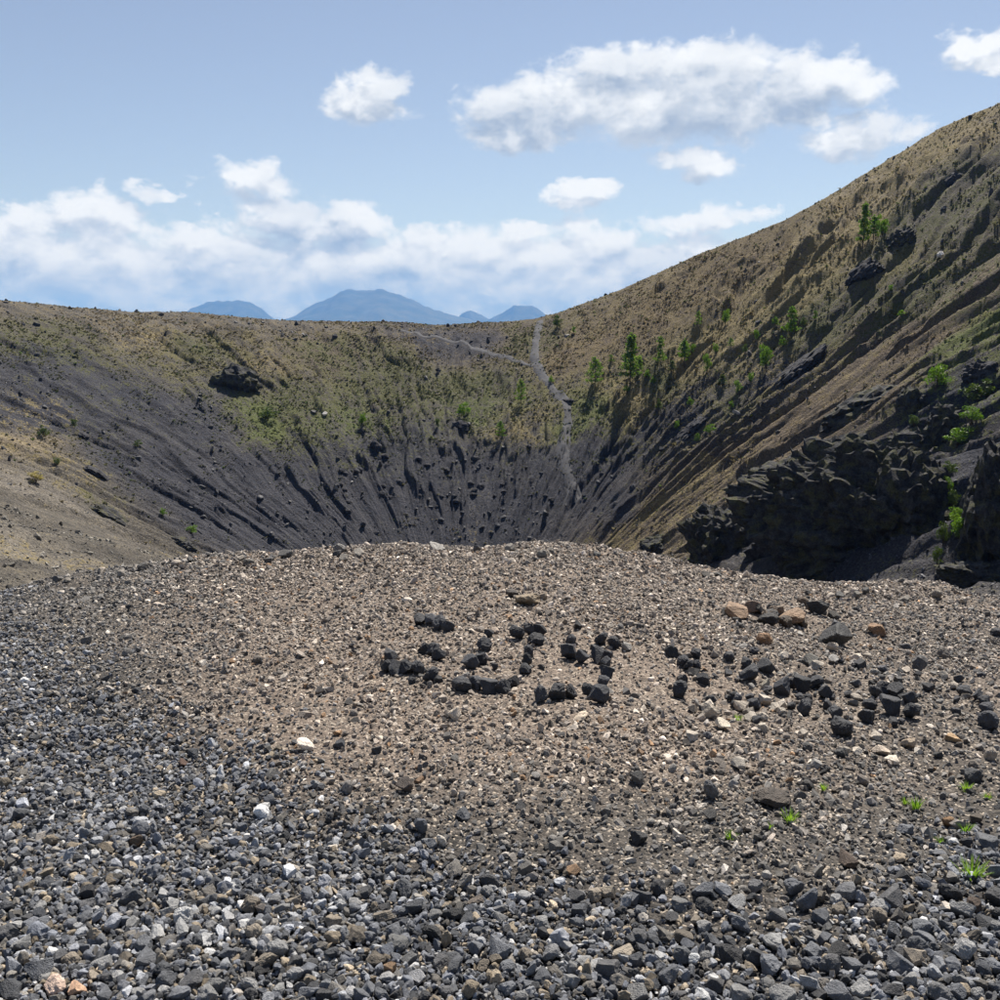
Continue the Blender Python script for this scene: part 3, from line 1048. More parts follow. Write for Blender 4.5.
PALE, ORANGE, TANC, DARKG = (0.44, 0.38, 0.31), (0.19, 0.125, 0.078), (0.29, 0.23, 0.17), (0.06, 0.058, 0.056)
BLUEG, BROWN, LGREY = (0.10, 0.106, 0.118), (0.12, 0.082, 0.055), (0.30, 0.285, 0.265)
SPECIAL = [
    (738, 614, 28, 18, ORANGE, 'rusty orange boulder at the end of the boulder row by the crest'),
    (755, 609, 26, 14, (0.10, .07, .05), 'brown slab leaning between two rusty boulders'),
    (770, 621, 22, 18, (.05, .048, .045), 'dark grey slab standing in front of the rusty boulders'),
    (794, 618, 31, 19, ORANGE, 'broad rusty tan boulder beside the dark standing slab'),
    (766, 641, 17, 14, (.26, .15, .08), 'small rusty stone below the row of boulders'),
    (819, 609, 24, 18, (.035, .035, .036), 'black lump of lava behind the dark overhanging slab'),
    (843, 639, 43, 22, (.045, .044, .044), 'large dark overhanging slab half buried in grit'),
    (880, 631, 20, 13, (.26, .155, .085), 'rusty orange stone alone on the grey grit'),
    (922, 664, 23, 18, (.10, .095, .092), 'grey pointed rock with a pale chip leaning against it'),
    (908, 671, 10, 8, PALE, 'pale chip leaning against the grey pointed rock'),
    (945, 654, 12, 14, (.06, .052, .045), 'dark upright stone beyond the grey pointed rock'),
    (833, 648, 13, 11, PALE, 'cream stone just under the dark overhanging slab'),
    (834, 660, 12, 11, LGREY, 'light grey stone under the cream stone by the slab'),
    (811, 662, 18, 14, (.19, .18, .16), 'flat grey stone beside the zigzag stone letter'),
    (858, 659, 12, 10, PALE, 'cream rounded stone right of the slab foot'),
    (766, 684, 9, 16, (.36, .32, .25), 'cream upright stone wedged in the zigzag letter'),
    (710, 713, 19, 16, (.36, .31, .25), 'broad pale cream rock below the forked letter'),
    (723, 725, 15, 13, (.34, .30, .24), 'pale rock touching the broad cream rock'),
    (742, 708, 14, 12, PALE, 'white rounded stone beside a small green sprig'),
    (763, 718, 13, 9, PALE, 'cream flat stone near the zigzag letter foot'),
    (752, 687, 8, 9, LGREY, 'tiny light stone under the zigzag letter'),
    (673, 644, 4, 14, PALE, 'thin pale splinter standing beside the forked letter'),
    (992, 754, 12, 17, PALE, 'cream upright block near the curved letter'),
    (884, 753, 18, 9, (.36, .30, .24), 'flat cream slab lying in stony grit'),
    (955, 740, 16, 9, (.30, .20, .11), 'ochre flat stone below the curved letter'),
    (913, 744, 13, 14, TANC, 'tan angular stone near the flat cream slab'),
    (808, 748, 10, 9, DARKG, 'small black stone above two pale stones'),
    (841, 755, 12, 12, DARKG, 'black stone on bare dark grit'),
    (940, 756, 10, 9, DARKG, 'black stone beside the ochre flat stone'),
    (528, 601, 26, 13, (.30, .235, .16), 'wide tan rock on the crest above the ring letter'),
    (512, 594, 13, 10, (.06, .05, .045), 'dark rock touching the wide tan crest rock'),
    (543, 597, 10, 9, TANC, 'small tan rock beside the wide tan crest rock'),
    (494, 632, 10, 7, (.42, .34, .27), 'pinkish flat stone inside the ring letter'),
    (466, 676, 9, 8, LGREY, 'light grey stone in the edge of the ring letter'),
    (338, 549, 13, 12, (.20, .19, .18), 'grey rock standing on the crest skyline'),
    (286, 555, 13, 10, DARKG, 'black rock perched on the crest skyline'),
    (272, 558, 8, 6, LGREY, 'light stone beside the black perched crest rock'),
    (437, 549, 22, 5, LGREY, 'flat pale slab lying along the crest'),
    (455, 715, 14, 18, (.46, .39, .31), 'cream pointed slab standing below the ring letter'),
    (580, 719, 20, 7, (.42, .35, .27), 'cream flat shard below the square-cornered letter'),
    (541, 728, 7, 11, (.42, .35, .28), 'narrow cream shard on brown grit'),
    (304, 746, 18, 15, (.48, .42, .36), 'pale pinkish rock alone on the brown grit'),
    (627, 648, 10, 12, (.20, .19, .175), 'grey block beside the square-cornered letter'),
    (712, 791, 16, 25, (.085, .085, .088), 'dark grey upright slab on fine grit'),
    (775, 803, 36, 18, (.065, .052, .042), 'dark brown jagged rock behind a green tuft'),
    (712, 818, 16, 13, DARKG, 'rough dark stone below the grey upright slab'),
    (802, 798, 13, 12, DARKG, 'dark stone beside the brown jagged rock'),
    (738, 765, 16, 11, (.30, .27, .23), 'pale tan flat rock above the grey upright slab'),
    (752, 773, 11, 9, TANC, 'tan pebble beside the pale tan flat rock'),
    (818, 765, 12, 9, LGREY, 'light grey pebble pair in bare grit'),
    (895, 762, 15, 9, (.33, .29, .24), 'cream flattish stone beside bare dark grit'),
    (976, 779, 20, 17, (.045, .046, .05), 'black wedge-shaped stone beside grass sprigs'),
    (908, 833, 16, 12, (.09, .094, .105), 'blue-grey stone on fine grit between grass sprigs'),
    (850, 864, 22, 14, (.07, .05, .038), 'dark brown stone on bare grit above the coarse gravel'),
    (851, 896, 25, 19, (.055, .056, .06), 'big black rounded stone at the coarse gravel margin'),
    (895, 905, 31, 22, (.07, .07, .074), 'large dark lump of lava at the coarse gravel margin'),
    (925, 933, 21, 18, BLUEG, 'blue-grey pitted stone below the large lava lump'),
    (896, 935, 22, 18, (.075, .078, .085), 'dark blue stone with a tan chip beside it'),
    (823, 920, 21, 17, (.09, .094, .104), 'slate blue stone left of the dark blue one'),
    (794, 887, 13, 11, (.13, .14, .16), 'small slate blue stone on the grit margin'),
    (731, 959, 27, 21, (.04, .04, .043), 'black pointed lava rock in the coarse gravel'),
    (757, 963, 26, 22, (.065, .066, .07), 'dark grey block beside the black pointed lava rock'),
    (839, 954, 22, 20, (.05, .05, .052), 'black lump among brown and blue gravel'),
    (976, 909, 17, 17, (.085, .06, .045), 'brown pitted stone near the bright grass tuft'),
    (989, 846, 22, 15, (.07, .073, .08), 'dark slate stone behind the bright grass tuft'),
    (949, 824, 13, 12, (.20, .12, .06), 'rusty stone beside a small grass tuft'),
    (979, 821, 13, 12, (.085, .07, .055), 'brown stone right of a small grass tuft'),
    (639, 840, 19, 17, (.045, .045, .047), 'black rounded stone alone on brown grit'),
    (406, 786, 17, 18, (.05, .04, .034), 'rough dark brown clod on brown grit'),
    (416, 821, 14, 12, (.055, .05, .045), 'dark clod below the rough brown clod'),
    (376, 752, 10, 10, DARKG, 'small black stone on grey-brown grit'),
    (462, 817, 15, 10, BLUEG, 'blue-grey flat stone at the brown grit margin'),
    (388, 831, 13, 11, (.13, .14, .16), 'bluish faceted stone at the gravel margin'),
    (441, 843, 11, 15, (.36, .33, .29), 'pale upright shard among dark gravel'),
    (490, 885, 19, 16, (.04, .04, .043), 'black round stone in mixed gravel'),
    (457, 917, 21, 16, (.035, .035, .037), 'black angular stone in coarse gravel beside a brown one'),
    (476, 905, 19, 12, (.14, .115, .095), 'brown-grey flat stone beside the black angular one'),
    (415, 910, 18, 17, (.07, .074, .082), 'slate stone in coarse gravel'),
    (390, 973, 14, 19, (.26, .17, .10), 'rusty tan oval stone in dark gravel'),
    (626, 955, 22, 16, (.25, .215, .17), 'sandy grey stone among dark lava blocks'),
    (609, 974, 30, 20, (.085, .085, .088), 'wide dark grey block in front of the sandy grey stone'),
    (640, 941, 19, 20, (.075, .075, .078), 'dark upright block behind the sandy grey stone'),
    (684, 959, 23, 19, (.09, .094, .102), 'grey lava block beside a white stone'),
    (695, 964, 14, 12, (.42, .43, .44), 'whitish stone among grey lava blocks'),
    (182, 920, 20, 22, (.33, .33, .33), 'pale grey broken rock in blue-grey gravel'),
    (50, 990, 26, 20, (.36, .27, .22), 'pinkish flat stone in blue-grey gravel'),
    (73, 994, 22, 16, (.28, .18, .12), 'rusty pink stone beside the pinkish flat one'),
    (135, 843, 16, 15, (.17, .12, .08), 'brown stone in blue-grey gravel'),
    (182, 765, 12, 12, (.12, .07, .05), 'dark rusty stone at the gravel margin'),
    (86, 896, 18, 17, (.03, .03, .033), 'black hollow stone in blue-grey gravel'),
    (315, 786, 11, 10, (.20, .20, .20), 'grey pebble on dark grit near the pale pinkish rock'),
    (574, 873, 15, 12, (.15, .095, .055), 'rusty brown stone in mixed gravel'),
    (525, 871, 17, 14, (.09, .085, .08), 'grey pitted stone beside the rusty brown one')]
for (px, py, w, h, col, lab) in SPECIAL:
    place_stone(px, py, w, col, lab, None, 'rock' if w > 22 else 'stone', 'rock' if w > 22 else 'stone', h=h)

rq = random.Random(31)
for k in range(46):
    place_stone(rq.uniform(700, 1000), rq.gauss(690, 26), rq.uniform(7, 13), (.05, .05, .055), 'small dark stone strewn around the last stone letters',
                'dark stones strewn around the last letters', 'stone', seed=k + 900)
for k in range(24):
    place_stone(rq.uniform(690, 1000), rq.gauss(705, 34), rq.uniform(8, 14), (.34, .30, .25), 'small pale stone strewn around the last stone letters',
                'pale stones strewn around the last letters', 'stone', seed=k + 960)
for k in range(14):
    place_stone(rq.uniform(722, 835), rq.gauss(615, 7), rq.uniform(9, 17), (.12, .09, .065) if k % 2 else (.06, .055, .05),
                'dull brown or dark rock in the broken ledge by the rusty boulders', 'rocks of the broken ledge', 'stone', seed=k + 990)
for k in range(34):
    px = rq.uniform(5, 995)
    py = np.interp(px, [a for a, b in CREST_PX], [b for a, b in CREST_PX]) + rq.uniform(-1, 9)
    place_stone(px, py, rq.uniform(6, 12), rq.choice([(.06, .058, .056), (.16, .145, .125), (.30, .26, .215)]), 'small rock sitting along the crest of the ridge',
                'rocks along the crest', 'stone', seed=k + 1030)

# the nearest stones of the coarse gravel, one by one
KINDS = [('dark slate-blue lava stone in the coarse gravel', (0.1, 0.105, 0.117), 'slate-blue gravel stones', .34),
         ('mid grey faceted stone in the coarse gravel', (0.19, 0.19, 0.19), 'mid grey gravel stones', .26),
         ('black pitted scoria stone in the coarse gravel', (0.06, 0.06, 0.063), 'black gravel stones', .20),
         ('brown-grey stone in the coarse gravel', (0.17, 0.145, 0.115), 'brown-grey gravel stones', .12),
         ('light ash-grey stone in the coarse gravel', (0.20, 0.20, 0.205), 'light grey gravel stones', .08)]
rk = random.Random(77)
cnt = 0
tries = 0
while cnt < 200 and tries < 9000:
    tries += 1
    px = rk.uniform(-5, 1005); py = 1000 - 110 * rk.random() ** 1.4
    w = 14 + 13 * rk.random() ** 1.8 * (0.82 + 0.22 * (py - 880) / 120)
    b, t = ridge_hit(px, py + w * .35)
    if any((b.x - q[0]) ** 2 + (b.y - q[1]) ** 2 < ((q[2] + w * t / 2000) * 0.80) ** 2 for q in taken):
        continue
    k = rk.choices(range(5), [q[3] for q in KINDS])[0]
    place_stone(px, py, w, KINDS[k][1], KINDS[k][0], KINDS[k][2], 'gravel_stone', 'stone', h=w * rk.uniform(.68, .95), seed=tries)
    cnt += 1


def build_gravel():
    # --- coarse gravel: several passes, large to small
    P, Rt, Sc, Cl, Ix = [], [], [], [], []
    for (step, smin, smax, lift, prob) in ((0.042, 0.034, 0.060, 0.25, 0.22), (0.020, 0.018, 0.038, 0.1, 0.85), (0.014, 0.010, 0.022, 0.3, 0.8)):
        gx, gy = np.meshgrid(np.arange(-5.8, 5.8, step), np.arange(.8, 7.9, step))
        x = gx.ravel() + rng.uniform(-.5, .5, gx.size) * step
        y = gy.ravel() + rng.uniform(-.5, .5, gx.size) * step
        keep = np.abs(x) < 0.60 * y + 1.9
        x, y = x[keep], y[keep]
        z = ridge_z(x, y)
        px, py = project(x, y, z)
        n = fbm(x * 1.3, y * 1.3, 0, 251, 4)
        c = np.clip(coarse_mask(px, py + n * 60), 0, 1)
        near = np.clip((4.6 - y) / 2.6, 0, 1)
        keep = rng.random(len(x)) < (c ** 1.3) * prob
        x, y, z, near = x[keep], y[keep], z[keep], near[keep]
        s = rng.uniform(smin, smax, len(x)) * (0.78 + 0.28 * near)
        ok = free(x, y, s * .5)
        x, y, z, s = x[ok], y[ok], z[ok], s[ok]
        m = len(x)
        P.append(np.stack([x, y, z + s * rng.uniform(0.0, 0.35, m) + lift * 0.01], 1))
        Rt.append(rng.uniform(0, 6.28, (m, 3)))
        Sc.append((s * .5)[:, None] * rng.uniform(0.85, 1.25, (m, 3)))
        Cl.append(pick_cols(m, PAL_BLUE, PAL_BLUE_P))
        Ix.append(rng.integers(0, len(SRC_STONE), m))
    P, Rt, Sc, Cl, Ix = map(np.concatenate, (P, Rt, Sc, Cl, Ix))
    tag(scatter('coarse_gravel', P, Rt, Sc, Cl, Ix, SRC_STONE), 'loose blue-grey lava gravel covering the near slope', 'gravel', kind='stuff')
    na = len(P)
    # --- fine grit and pebbles of the ridge
    P, Rt, Sc, Cl, Ix = [], [], [], [], []
    for (step, smin, smax, prob) in ((0.062, 0.030, 0.060, 0.24), (0.030, 0.018, 0.038, 0.72), (0.016, 0.009, 0.020, 0.72)):
        gx, gy = np.meshgrid(np.arange(-5.8, 5.8, step), np.arange(.8, 8.3, step))
        x = gx.ravel() + rng.uniform(-.5, .5, gx.size) * step
        y = gy.ravel() + rng.uniform(-.5, .5, gx.size) * step
        keep = np.abs(x) < 0.60 * y + 1.8
        x, y = x[keep], y[keep]
        z = ridge_z(x, y)
        px, py = project(x, y, z)
        n = fbm(x * 1.1, y * 1.1, 0, 261, 4)
        c = coarse_mask(px, py + n * 60)
        dens = 0.75 + 0.9 * n + 0.25 * sstep(py, 640, 560)
        keep = rng.random(len(x)) < (1 - .6 * c) * prob * np.clip(dens, .25, 1.4)
        x, y, z, n, px, py = x[keep], y[keep], z[keep], n[keep], px[keep], py[keep]
        s = smin + (smax - smin) * rng.random(len(x)) ** 1.8
        ok = free(x, y, s * .5)
        x, y, z, s, n, px, py = x[ok], y[ok], z[ok], s[ok], n[ok], px[ok], py[ok]
        m = len(x)
        tm = np.clip(tan_mask(px, py) + n * .4, 0, 1)
        pick = (rng.random(m) < tm)[:, None]
        col = np.where(pick, pick_cols(m, PAL_TAN, PAL_TAN_P), pick_cols(m, PAL_GREY, PAL_GREY_P))
        P.append(np.stack([x, y, z + s * rng.uniform(-0.05, 0.22, m)], 1))
        Rt.append(rng.uniform(0, 6.28, (m, 3)))
        Sc.append((s * .5)[:, None] * rng.uniform(0.8, 1.25, (m, 3)))
        Cl.append(col)
        Ix.append(rng.integers(0, len(SRC_PEB), m))
    P, Rt, Sc, Cl, Ix = map(np.concatenate, (P, Rt, Sc, Cl, Ix))
    tag(scatter('fine_gravel', P, Rt, Sc, Cl, Ix, SRC_PEB), 'fine tan and brown pebbles strewn over the ridge top', 'gravel', kind='stuff')
    print('GRAVEL', na, len(P))


build_gravel()


# ------------------------------------------------------------------ cover of the crater walls
def tuft_mesh(name, n, seed, spread=.5, wid=.10):
    r = random.Random(seed)
    v, f = [], []
    for k in range(n):
        a = r.uniform(0, 6.28); le = r.uniform(.5, 1.0); b = r.uniform(0, spread * .4)
        x0, y0 = b * math.cos(a), b * math.sin(a)
        o = r.uniform(.15, spread)
        x1, y1 = x0 + o * math.cos(a), y0 + o * math.sin(a)
        tx, ty = -math.sin(a) * wid, math.cos(a) * wid
        i = len(v)
        v += [(x0 - tx, y0 - ty, -.1), (x0 + tx, y0 + ty, -.1), ((x0 + x1) / 2 + tx * .8, (y0 + y1) / 2 + ty * .8, le * .62),
              ((x0 + x1) / 2 - tx * .8, (y0 + y1) / 2 - ty * .8, le * .62), (x1, y1, le)]
        f += [(i, i + 1, i + 2), (i, i + 2, i + 3), (i + 3, i + 2, i + 4)]
    return np_mesh(name, v, f)


def build_wall_cover():
    n = 190000
    phi = rng.uniform(R(-45), R(232), n)
    s = np.sqrt(rng.uniform(0.22 ** 2, 1.04 ** 2, n))
    r = s * rim_radius(phi)
    x = AX + r * np.cos(phi); y = AY + r * np.sin(phi)
    z = height(x, y)
    inview = (np.abs(x) < 0.66 * y + 6) & (y > 14) & (np.hypot(x, y) > 22)
    x, y, z, s = x[inview], y[inview], z[inview], s[inview]
    soil, veg, vc = cover(x, y, z)
    cl = fbm(x * .35, y * .35, z * .35, 401, 4) * 0.9
    keep = rng.random(len(x)) < np.clip(veg + cl - .12, 0, 1) * 0.9
    x1, y1, z1, c1 = x[keep], y[keep], z[keep], vc[keep]
    m = len(x1)
    h = rng.uniform(.05, .15, m) * np.exp(rng.normal(0, .25, m))
    dist = np.hypot(x1, y1)
    h *= np.clip(dist / 110, .45, 1.0)
    green = (rng.random(m) < .10)[:, None]
    col = np.where(green, np.array([(0.075, 0.105, 0.025)]), c1 * 1.0) * np.exp(rng.normal(0, .22, (m, 1)))
    src = []
    for k in range(6):
        me = tuft_mesh('tuft_piece', 7, 40 + k, .9, .20)
        me.materials.append(M_TUFT)
        src.append(me)
    tag(scatter('dry_grass', np.stack([x1, y1, z1], 1), np.stack([rng.uniform(-.2, .2, m), rng.uniform(-.2, .2, m), rng.uniform(0, 6.28, m)], 1),
                np.stack([h * 2.0, h * 2.0, h], 1), col, rng.integers(0, 6, m), src),
        'dry tussock grass and low scrub dotting the crater walls', 'grass', kind='stuff')
    # small stones on the nearer scree
    nn = 60000
    xa = rng.uniform(-34, 34, nn); ya = rng.uniform(12, 62, nn)
    za = height(xa, ya)
    ok = (np.abs(xa) < .62 * ya + 3) & (np.abs(xa) > .22 * ya) & (np.hypot(xa, ya) > 13)
    xa, ya, za = xa[ok], ya[ok], za[ok]
    sa, va, _ = cover(xa, ya, za)
    ka = len(xa)
    za_s = (.02 + .035 * rng.pareto(2.4, ka)).clip(0, .22)
    near_rub = (xa, ya, za, za_s, sa * np.exp(rng.normal(.1, .4, (ka, 1))))
    # rubble
    cl2 = fbm(x * .2, y * .2, z * .2, 431, 3)
    keep = rng.random(len(x)) < np.clip(.17 * (1.0 - 1.3 * veg) + cl2 * .2 - .1 * veg, 0.004, 1)
    x2, y2, z2 = x[keep], y[keep], z[keep]
    m2 = len(x2)
    sz = 0.05 + 0.07 * rng.pareto(2.3, m2)
    sz = np.minimum(sz, .5) * np.clip(np.hypot(x2, y2) / 110, .4, 1.0)
    colr = np.where((rng.random(m2) < .05)[:, None], np.array([(0.2, 0.19, 0.18)]), np.array([(0.04, 0.04, 0.044)])) * np.exp(rng.normal(0, .3, (m2, 1)))
    x2 = np.append(x2, near_rub[0]); y2 = np.append(y2, near_rub[1]); z2 = np.append(z2, near_rub[2])
    sz = np.append(sz, near_rub[3]); colr = np.vstack([colr, near_rub[4]]); m2 = len(x2)
    tag(scatter('rubble', np.stack([x2, y2, z2 + sz * .15], 1), rng.uniform(0, 6.28, (m2, 3)), sz[:, None] * rng.uniform(.6, 1.1, (m2, 3)), colr,
                rng.integers(0, len(SRC_PEB), m2), SRC_PEB), 'loose black lava rubble lying on the crater walls', 'rubble', kind='stuff')
    print('COVER', m, m2)


build_wall_cover()


# ------------------------------------------------------------------ lava outcrops
def outcrop(px, py, w, h, label, seed, mat=None, sub=4, depth=.9, tilt=0.0, sink=.25, name='lava_outcrop', crag=.26):
    """a craggy mass whose picture is about w x h pixels around (px, py); it stands on the wall there"""
    p, t = hit(px, py)
    dist = p.length
    hw, hh = w * t / 2000.0, h * t / 2000.0
    v, f = stone_verts(seed, sub, 9, 0, .12, .62)
    q = v * 1.9
    cr = ridged(q[:, 0] + seed, q[:, 1], q[:, 2], seed, 4, .55) - .62
    cr2 = fbm(v[:, 0] * 6 + seed, v[:, 1] * 6, v[:, 2] * 6, seed + 5, 3, .6)
    cell = ridged(v[:, 0] * 3.1 + seed, v[:, 1] * 3.1, v[:, 2] * 3.1, seed + 9, 2, .5)
    crack = np.clip((cell - .80) / .12, 0, 1)           # fissures between blocks
    cr3 = fbm(v[:, 0] * 17 + seed, v[:, 1] * 17, v[:, 2] * 17, seed + 15, 3, .6)
    v = v * (1 + crag * 1.3 * cr + crag * .4 * cr2 - crag * .40 * crack + crag * .14 * cr3 * (sub > 3))[:, None]
    if sub > 3:                                             # broken blocks and ledges
        for fq, am in ((4.5, .16), (9.5, .09), (19.0, .045)):
            wv = v * fq + 0.35 * np.stack([fbm(v[:, 0] * fq * .6, v[:, 1] * fq * .6, v[:, 2] * fq * .6 + q_, seed + q_, 2) for q_ in (1, 2, 3)], 1)
            ii = np.floor(wv).astype(np.int64)
            v = v * (1 + am * (_hash(ii[:, 0], ii[:, 1], ii[:, 2], seed) - .5))[:, None]
    v = v / np.abs(v).max(0)
    v = v * np.array([hw, max(hw, hh) * depth, hh])
    me = np_mesh(name, v, f)
    o = link_mesh(name, me, mat or M_LAVA)
    away = Vector((p.x, p.y, 0)).normalized()
    o.location = p + away * max(hw, hh) * sink
    o.rotation_euler = (0, tilt, math.atan2(-p.x, p.y))
    tag(o, label, 'rock outcrop')
    return o


OUT = [
    (866, 556, 310, 222, 'great dark lava face filling the foot of the right slope', 48, None, 6, .55, 0, .55),
    (726, 552, 104, 100, 'rounded mossy black lava boulder mass at the foot of the right slope', 11, None, 5, .9, 0, .3),
    (896, 532, 128, 166, 'tall craggy lava cliff with mossy top beside the green gully', 12, None, 5, .8, .1, .2),
    (806, 556, 140, 110, 'dark hollowed lava face under the mossy shelf', 45, M_LAVA_BARE, 5, .8, 0, .75),
    (812, 486, 160, 66, 'broad mossy lava shelf above the dark hollow', 13, None, 5, .9, -.15, .1),
    (994, 520, 84, 196, 'dark ribbed lava wall beyond the green gully', 14, None, 5, .8, 0, .2),
    (968, 582, 80, 44, 'low dark lava rubble mass at the mouth of the green gully', 49, None, 5, .8, 0, .3),
    (912, 452, 66, 52, 'lava knob above the tall craggy cliff', 15, None, 4, .9, 0, .3),
    (862, 412, 92, 38, 'long slanting lava ledge below the brown slope', 16, None, 4, .9, -.5, .3),
    (942, 430, 46, 56, 'dark lava buttress between the two green shrubs of the gully head', 46, None, 4, .9, 0, .4),
    (850, 455, 70, 44, 'low mossy lava swell above the mossy shelf', 47, None, 4, .9, -.3, .4),
    (912, 405, 34, 40, 'squat lava block beside a leafy shrub', 17, None, 4, .9, 0, .3),
    (985, 375, 46, 36, 'black lava wall above the dark green shrubs', 18, M_LAVA_BARE, 4, .9, 0, .2),
    (800, 372, 74, 26, 'slanting black mass standing in for gully shade on the tan slope', 19, M_LAVA_BARE, 4, .8, -.75, .35),  # black mass added where the gully is dark from shading
    (866, 274, 46, 26, 'jagged black crag on the high tan slope', 20, M_LAVA_BARE, 4, .9, -.7, .25),
    (900, 242, 38, 26, 'rough grey-black crag beside the high pines', 21, M_LAVA, 4, .9, -.5, .25),
    (954, 182, 22, 18, 'small black crag under the high skyline', 22, M_LAVA_BARE, 3, .9, -.6, .25),
    (233, 384, 58, 42, 'overhanging black lava nose on the far left wall', 23, M_LAVA, 4, .8, .1, .25),
    (84, 437, 14, 10, 'black boulder sitting on the left scree', 24, M_LAVA_BARE, 3, .9, .3, .2),
    (110, 517, 44, 15, 'slanting dark ledge above the pale scree', 25, M_LAVA, 4, .8, .6, .3),
    (183, 546, 30, 14, 'dark brown ledge beside the two green shrubs', 26, M_LAVA, 4, .9, .4, .3),
    (96, 474, 30, 10, 'thin black ledge across the left scree', 27, M_LAVA_BARE, 3, .9, .6, .3),
    (460, 427, 18, 13, 'black boulder under a light green bush on the far wall', 28, M_LAVA_BARE, 3, .9, 0, .2),
    (376, 448, 13, 18, 'black rock pillar under a small bush on the far wall', 29, M_LAVA_BARE, 3, .9, 0, .2),
    (568, 401, 15, 7, 'black rocks at the bend of the trail', 30, M_LAVA_BARE, 3, .9, 0, .2),
    (438, 371, 7, 7, 'single black boulder on the far grassy wall', 31, M_LAVA_BARE, 3, .9, 0, .1),
    (634, 488, 10, 9, 'single black boulder on the grey scree by the trail foot', 32, M_LAVA_BARE, 3, .9, 0, .1),
    (690, 432, 46, 14, 'steep black rib among tan grass', 33, M_LAVA_BARE, 4, .8, -.75, .4),
    (655, 545, 36, 22, 'low black lump on the crater edge behind the ridge', 34, M_LAVA, 4, .9, -.3, .3)]
for (px, py, w, h, lab, seed, mat, sub, depth, tilt, sink) in OUT:
    outcrop(px, py, w, h, lab, seed, mat, sub, depth, tilt, sink)
o = outcrop(941, 255, 8, 8, 'white boulder on the dark upper slope', 41, mat_rock('pale_rock', (.5, .48, .45), (.62, .6, .57), None, 3), 3, .9, 0, .0, 'boulder', .15)
o = outcrop(325, 414, 6, 5, 'pale boulder on the far left grassy wall', 42, bpy.data.materials['pale_rock'], 3, .9, 0, .0, 'boulder', .15)
rb = random.Random(9)
for k in range(46):                      # black boulders of the rubble band low on the far wall
    px, py = rb.uniform(335, 575), rb.gauss(478, 20)
    s = rb.uniform(4, 9)
    oo = outcrop(px, py, s, s * .8, 'black boulder in the rubble band low on the far wall', 50 + k, M_LAVA_BARE, 2, .9, 0, .05, 'boulder', .2)
    oo['category'] = 'boulder'
    oo['group'] = 'boulders of the far rubble band'


# ------------------------------------------------------------------ trail
def trail(name, pts, width, lift=.10, flare=1.0):
    P = [hit(a, b)[0] for a, b in pts]
    path = []
    for a, b in zip(P[:-1], P[1:]):
        n = max(2, int((b - a).length / .5))
        for k in range(n):
            path.append(a.lerp(b, k / n))
    path.append(P[-1])
    c = np.array([[q.x, q.y] for q in path])
    for _ in range(6):
        c[1:-1] = (c[:-2] + 2 * c[1:-1] + c[2:]) / 4
    d = np.gradient(c, axis=0)
    d /= np.linalg.norm(d, axis=1, keepdims=True) + 1e-9
    nrm = np.stack([-d[:, 1], d[:, 0]], 1)
    wv = width * (1 + .35 * fbm(np.arange(len(c)) * .25, np.zeros(len(c)), 0, 3, 3))
    wv = wv * (1 + (flare - 1) * np.linspace(0, 1, len(c)) ** 5)
    us = np.linspace(-.5, .5, 7)
    X = c[:, None, 0] + nrm[:, None, 0] * us[None] * wv[:, None]
    Y = c[:, None, 1] + nrm[:, None, 1] * us[None] * wv[:, None]
    Z = height(X, Y) + lift - np.abs(us)[None] ** 4 * 16 * lift * 1.6
    v = np.stack([X.ravel(), Y.ravel(), Z.ravel()], 1)
    m = bpy.data.materials.get('trail_dust')
    if m is None:
        m, N, b = new_mat('trail_dust')
        pos = N.n('ShaderNodeNewGeometry').outputs['Position']
        n = N.noise(pos, 3.0, 5, .65).outputs[0]
        N.link(N.mix(N.smooth(n, .3, .7), (0.05, 0.051, 0.058), (0.085, 0.083, 0.086)), b.inputs['Base Color'])
    tag(link_mesh(name, np_mesh(name, v, grid_faces(len(c), 7), True), m), kind='structure')


trail('path', [(540, 321), (536, 340), (534, 358), (541, 375), (553, 390), (567, 404), (568, 425), (562, 450), (566, 470), (574, 488), (573, 500)], 1.35, .12, 1.5)
trail('path', [(398, 330), (430, 337), (470, 347), (505, 357), (534, 366)], 1.0)


# ------------------------------------------------------------------ trees and shrubs
def clump(v, f, c, rad, n, r, leaf, flat=.7):
    for k in range(n):
        while True:
            q = Vector((r.uniform(-1, 1), r.uniform(-1, 1), r.uniform(-1, 1)))
            if q.length < 1: break
        p = c + Vector((q.x * rad, q.y * rad, q.z * rad * flat))
        a = Vector((r.gauss(0, 1), r.gauss(0, 1), r.gauss(0, .7))).normalized()
        b = a.orthogonal().normalized()
        b = Matrix.Rotation(r.uniform(0, 6.28), 3, a) @ b
        e = a.cross(b)
        i = len(v)
        l = leaf * r.uniform(.6, 1.3)
        v += [tuple(p - e * l), tuple(p + b * l * .42), tuple(p + e * l), tuple(p - b * l * .42)]
        f += [(i, i + 1, i + 2, i + 3)]


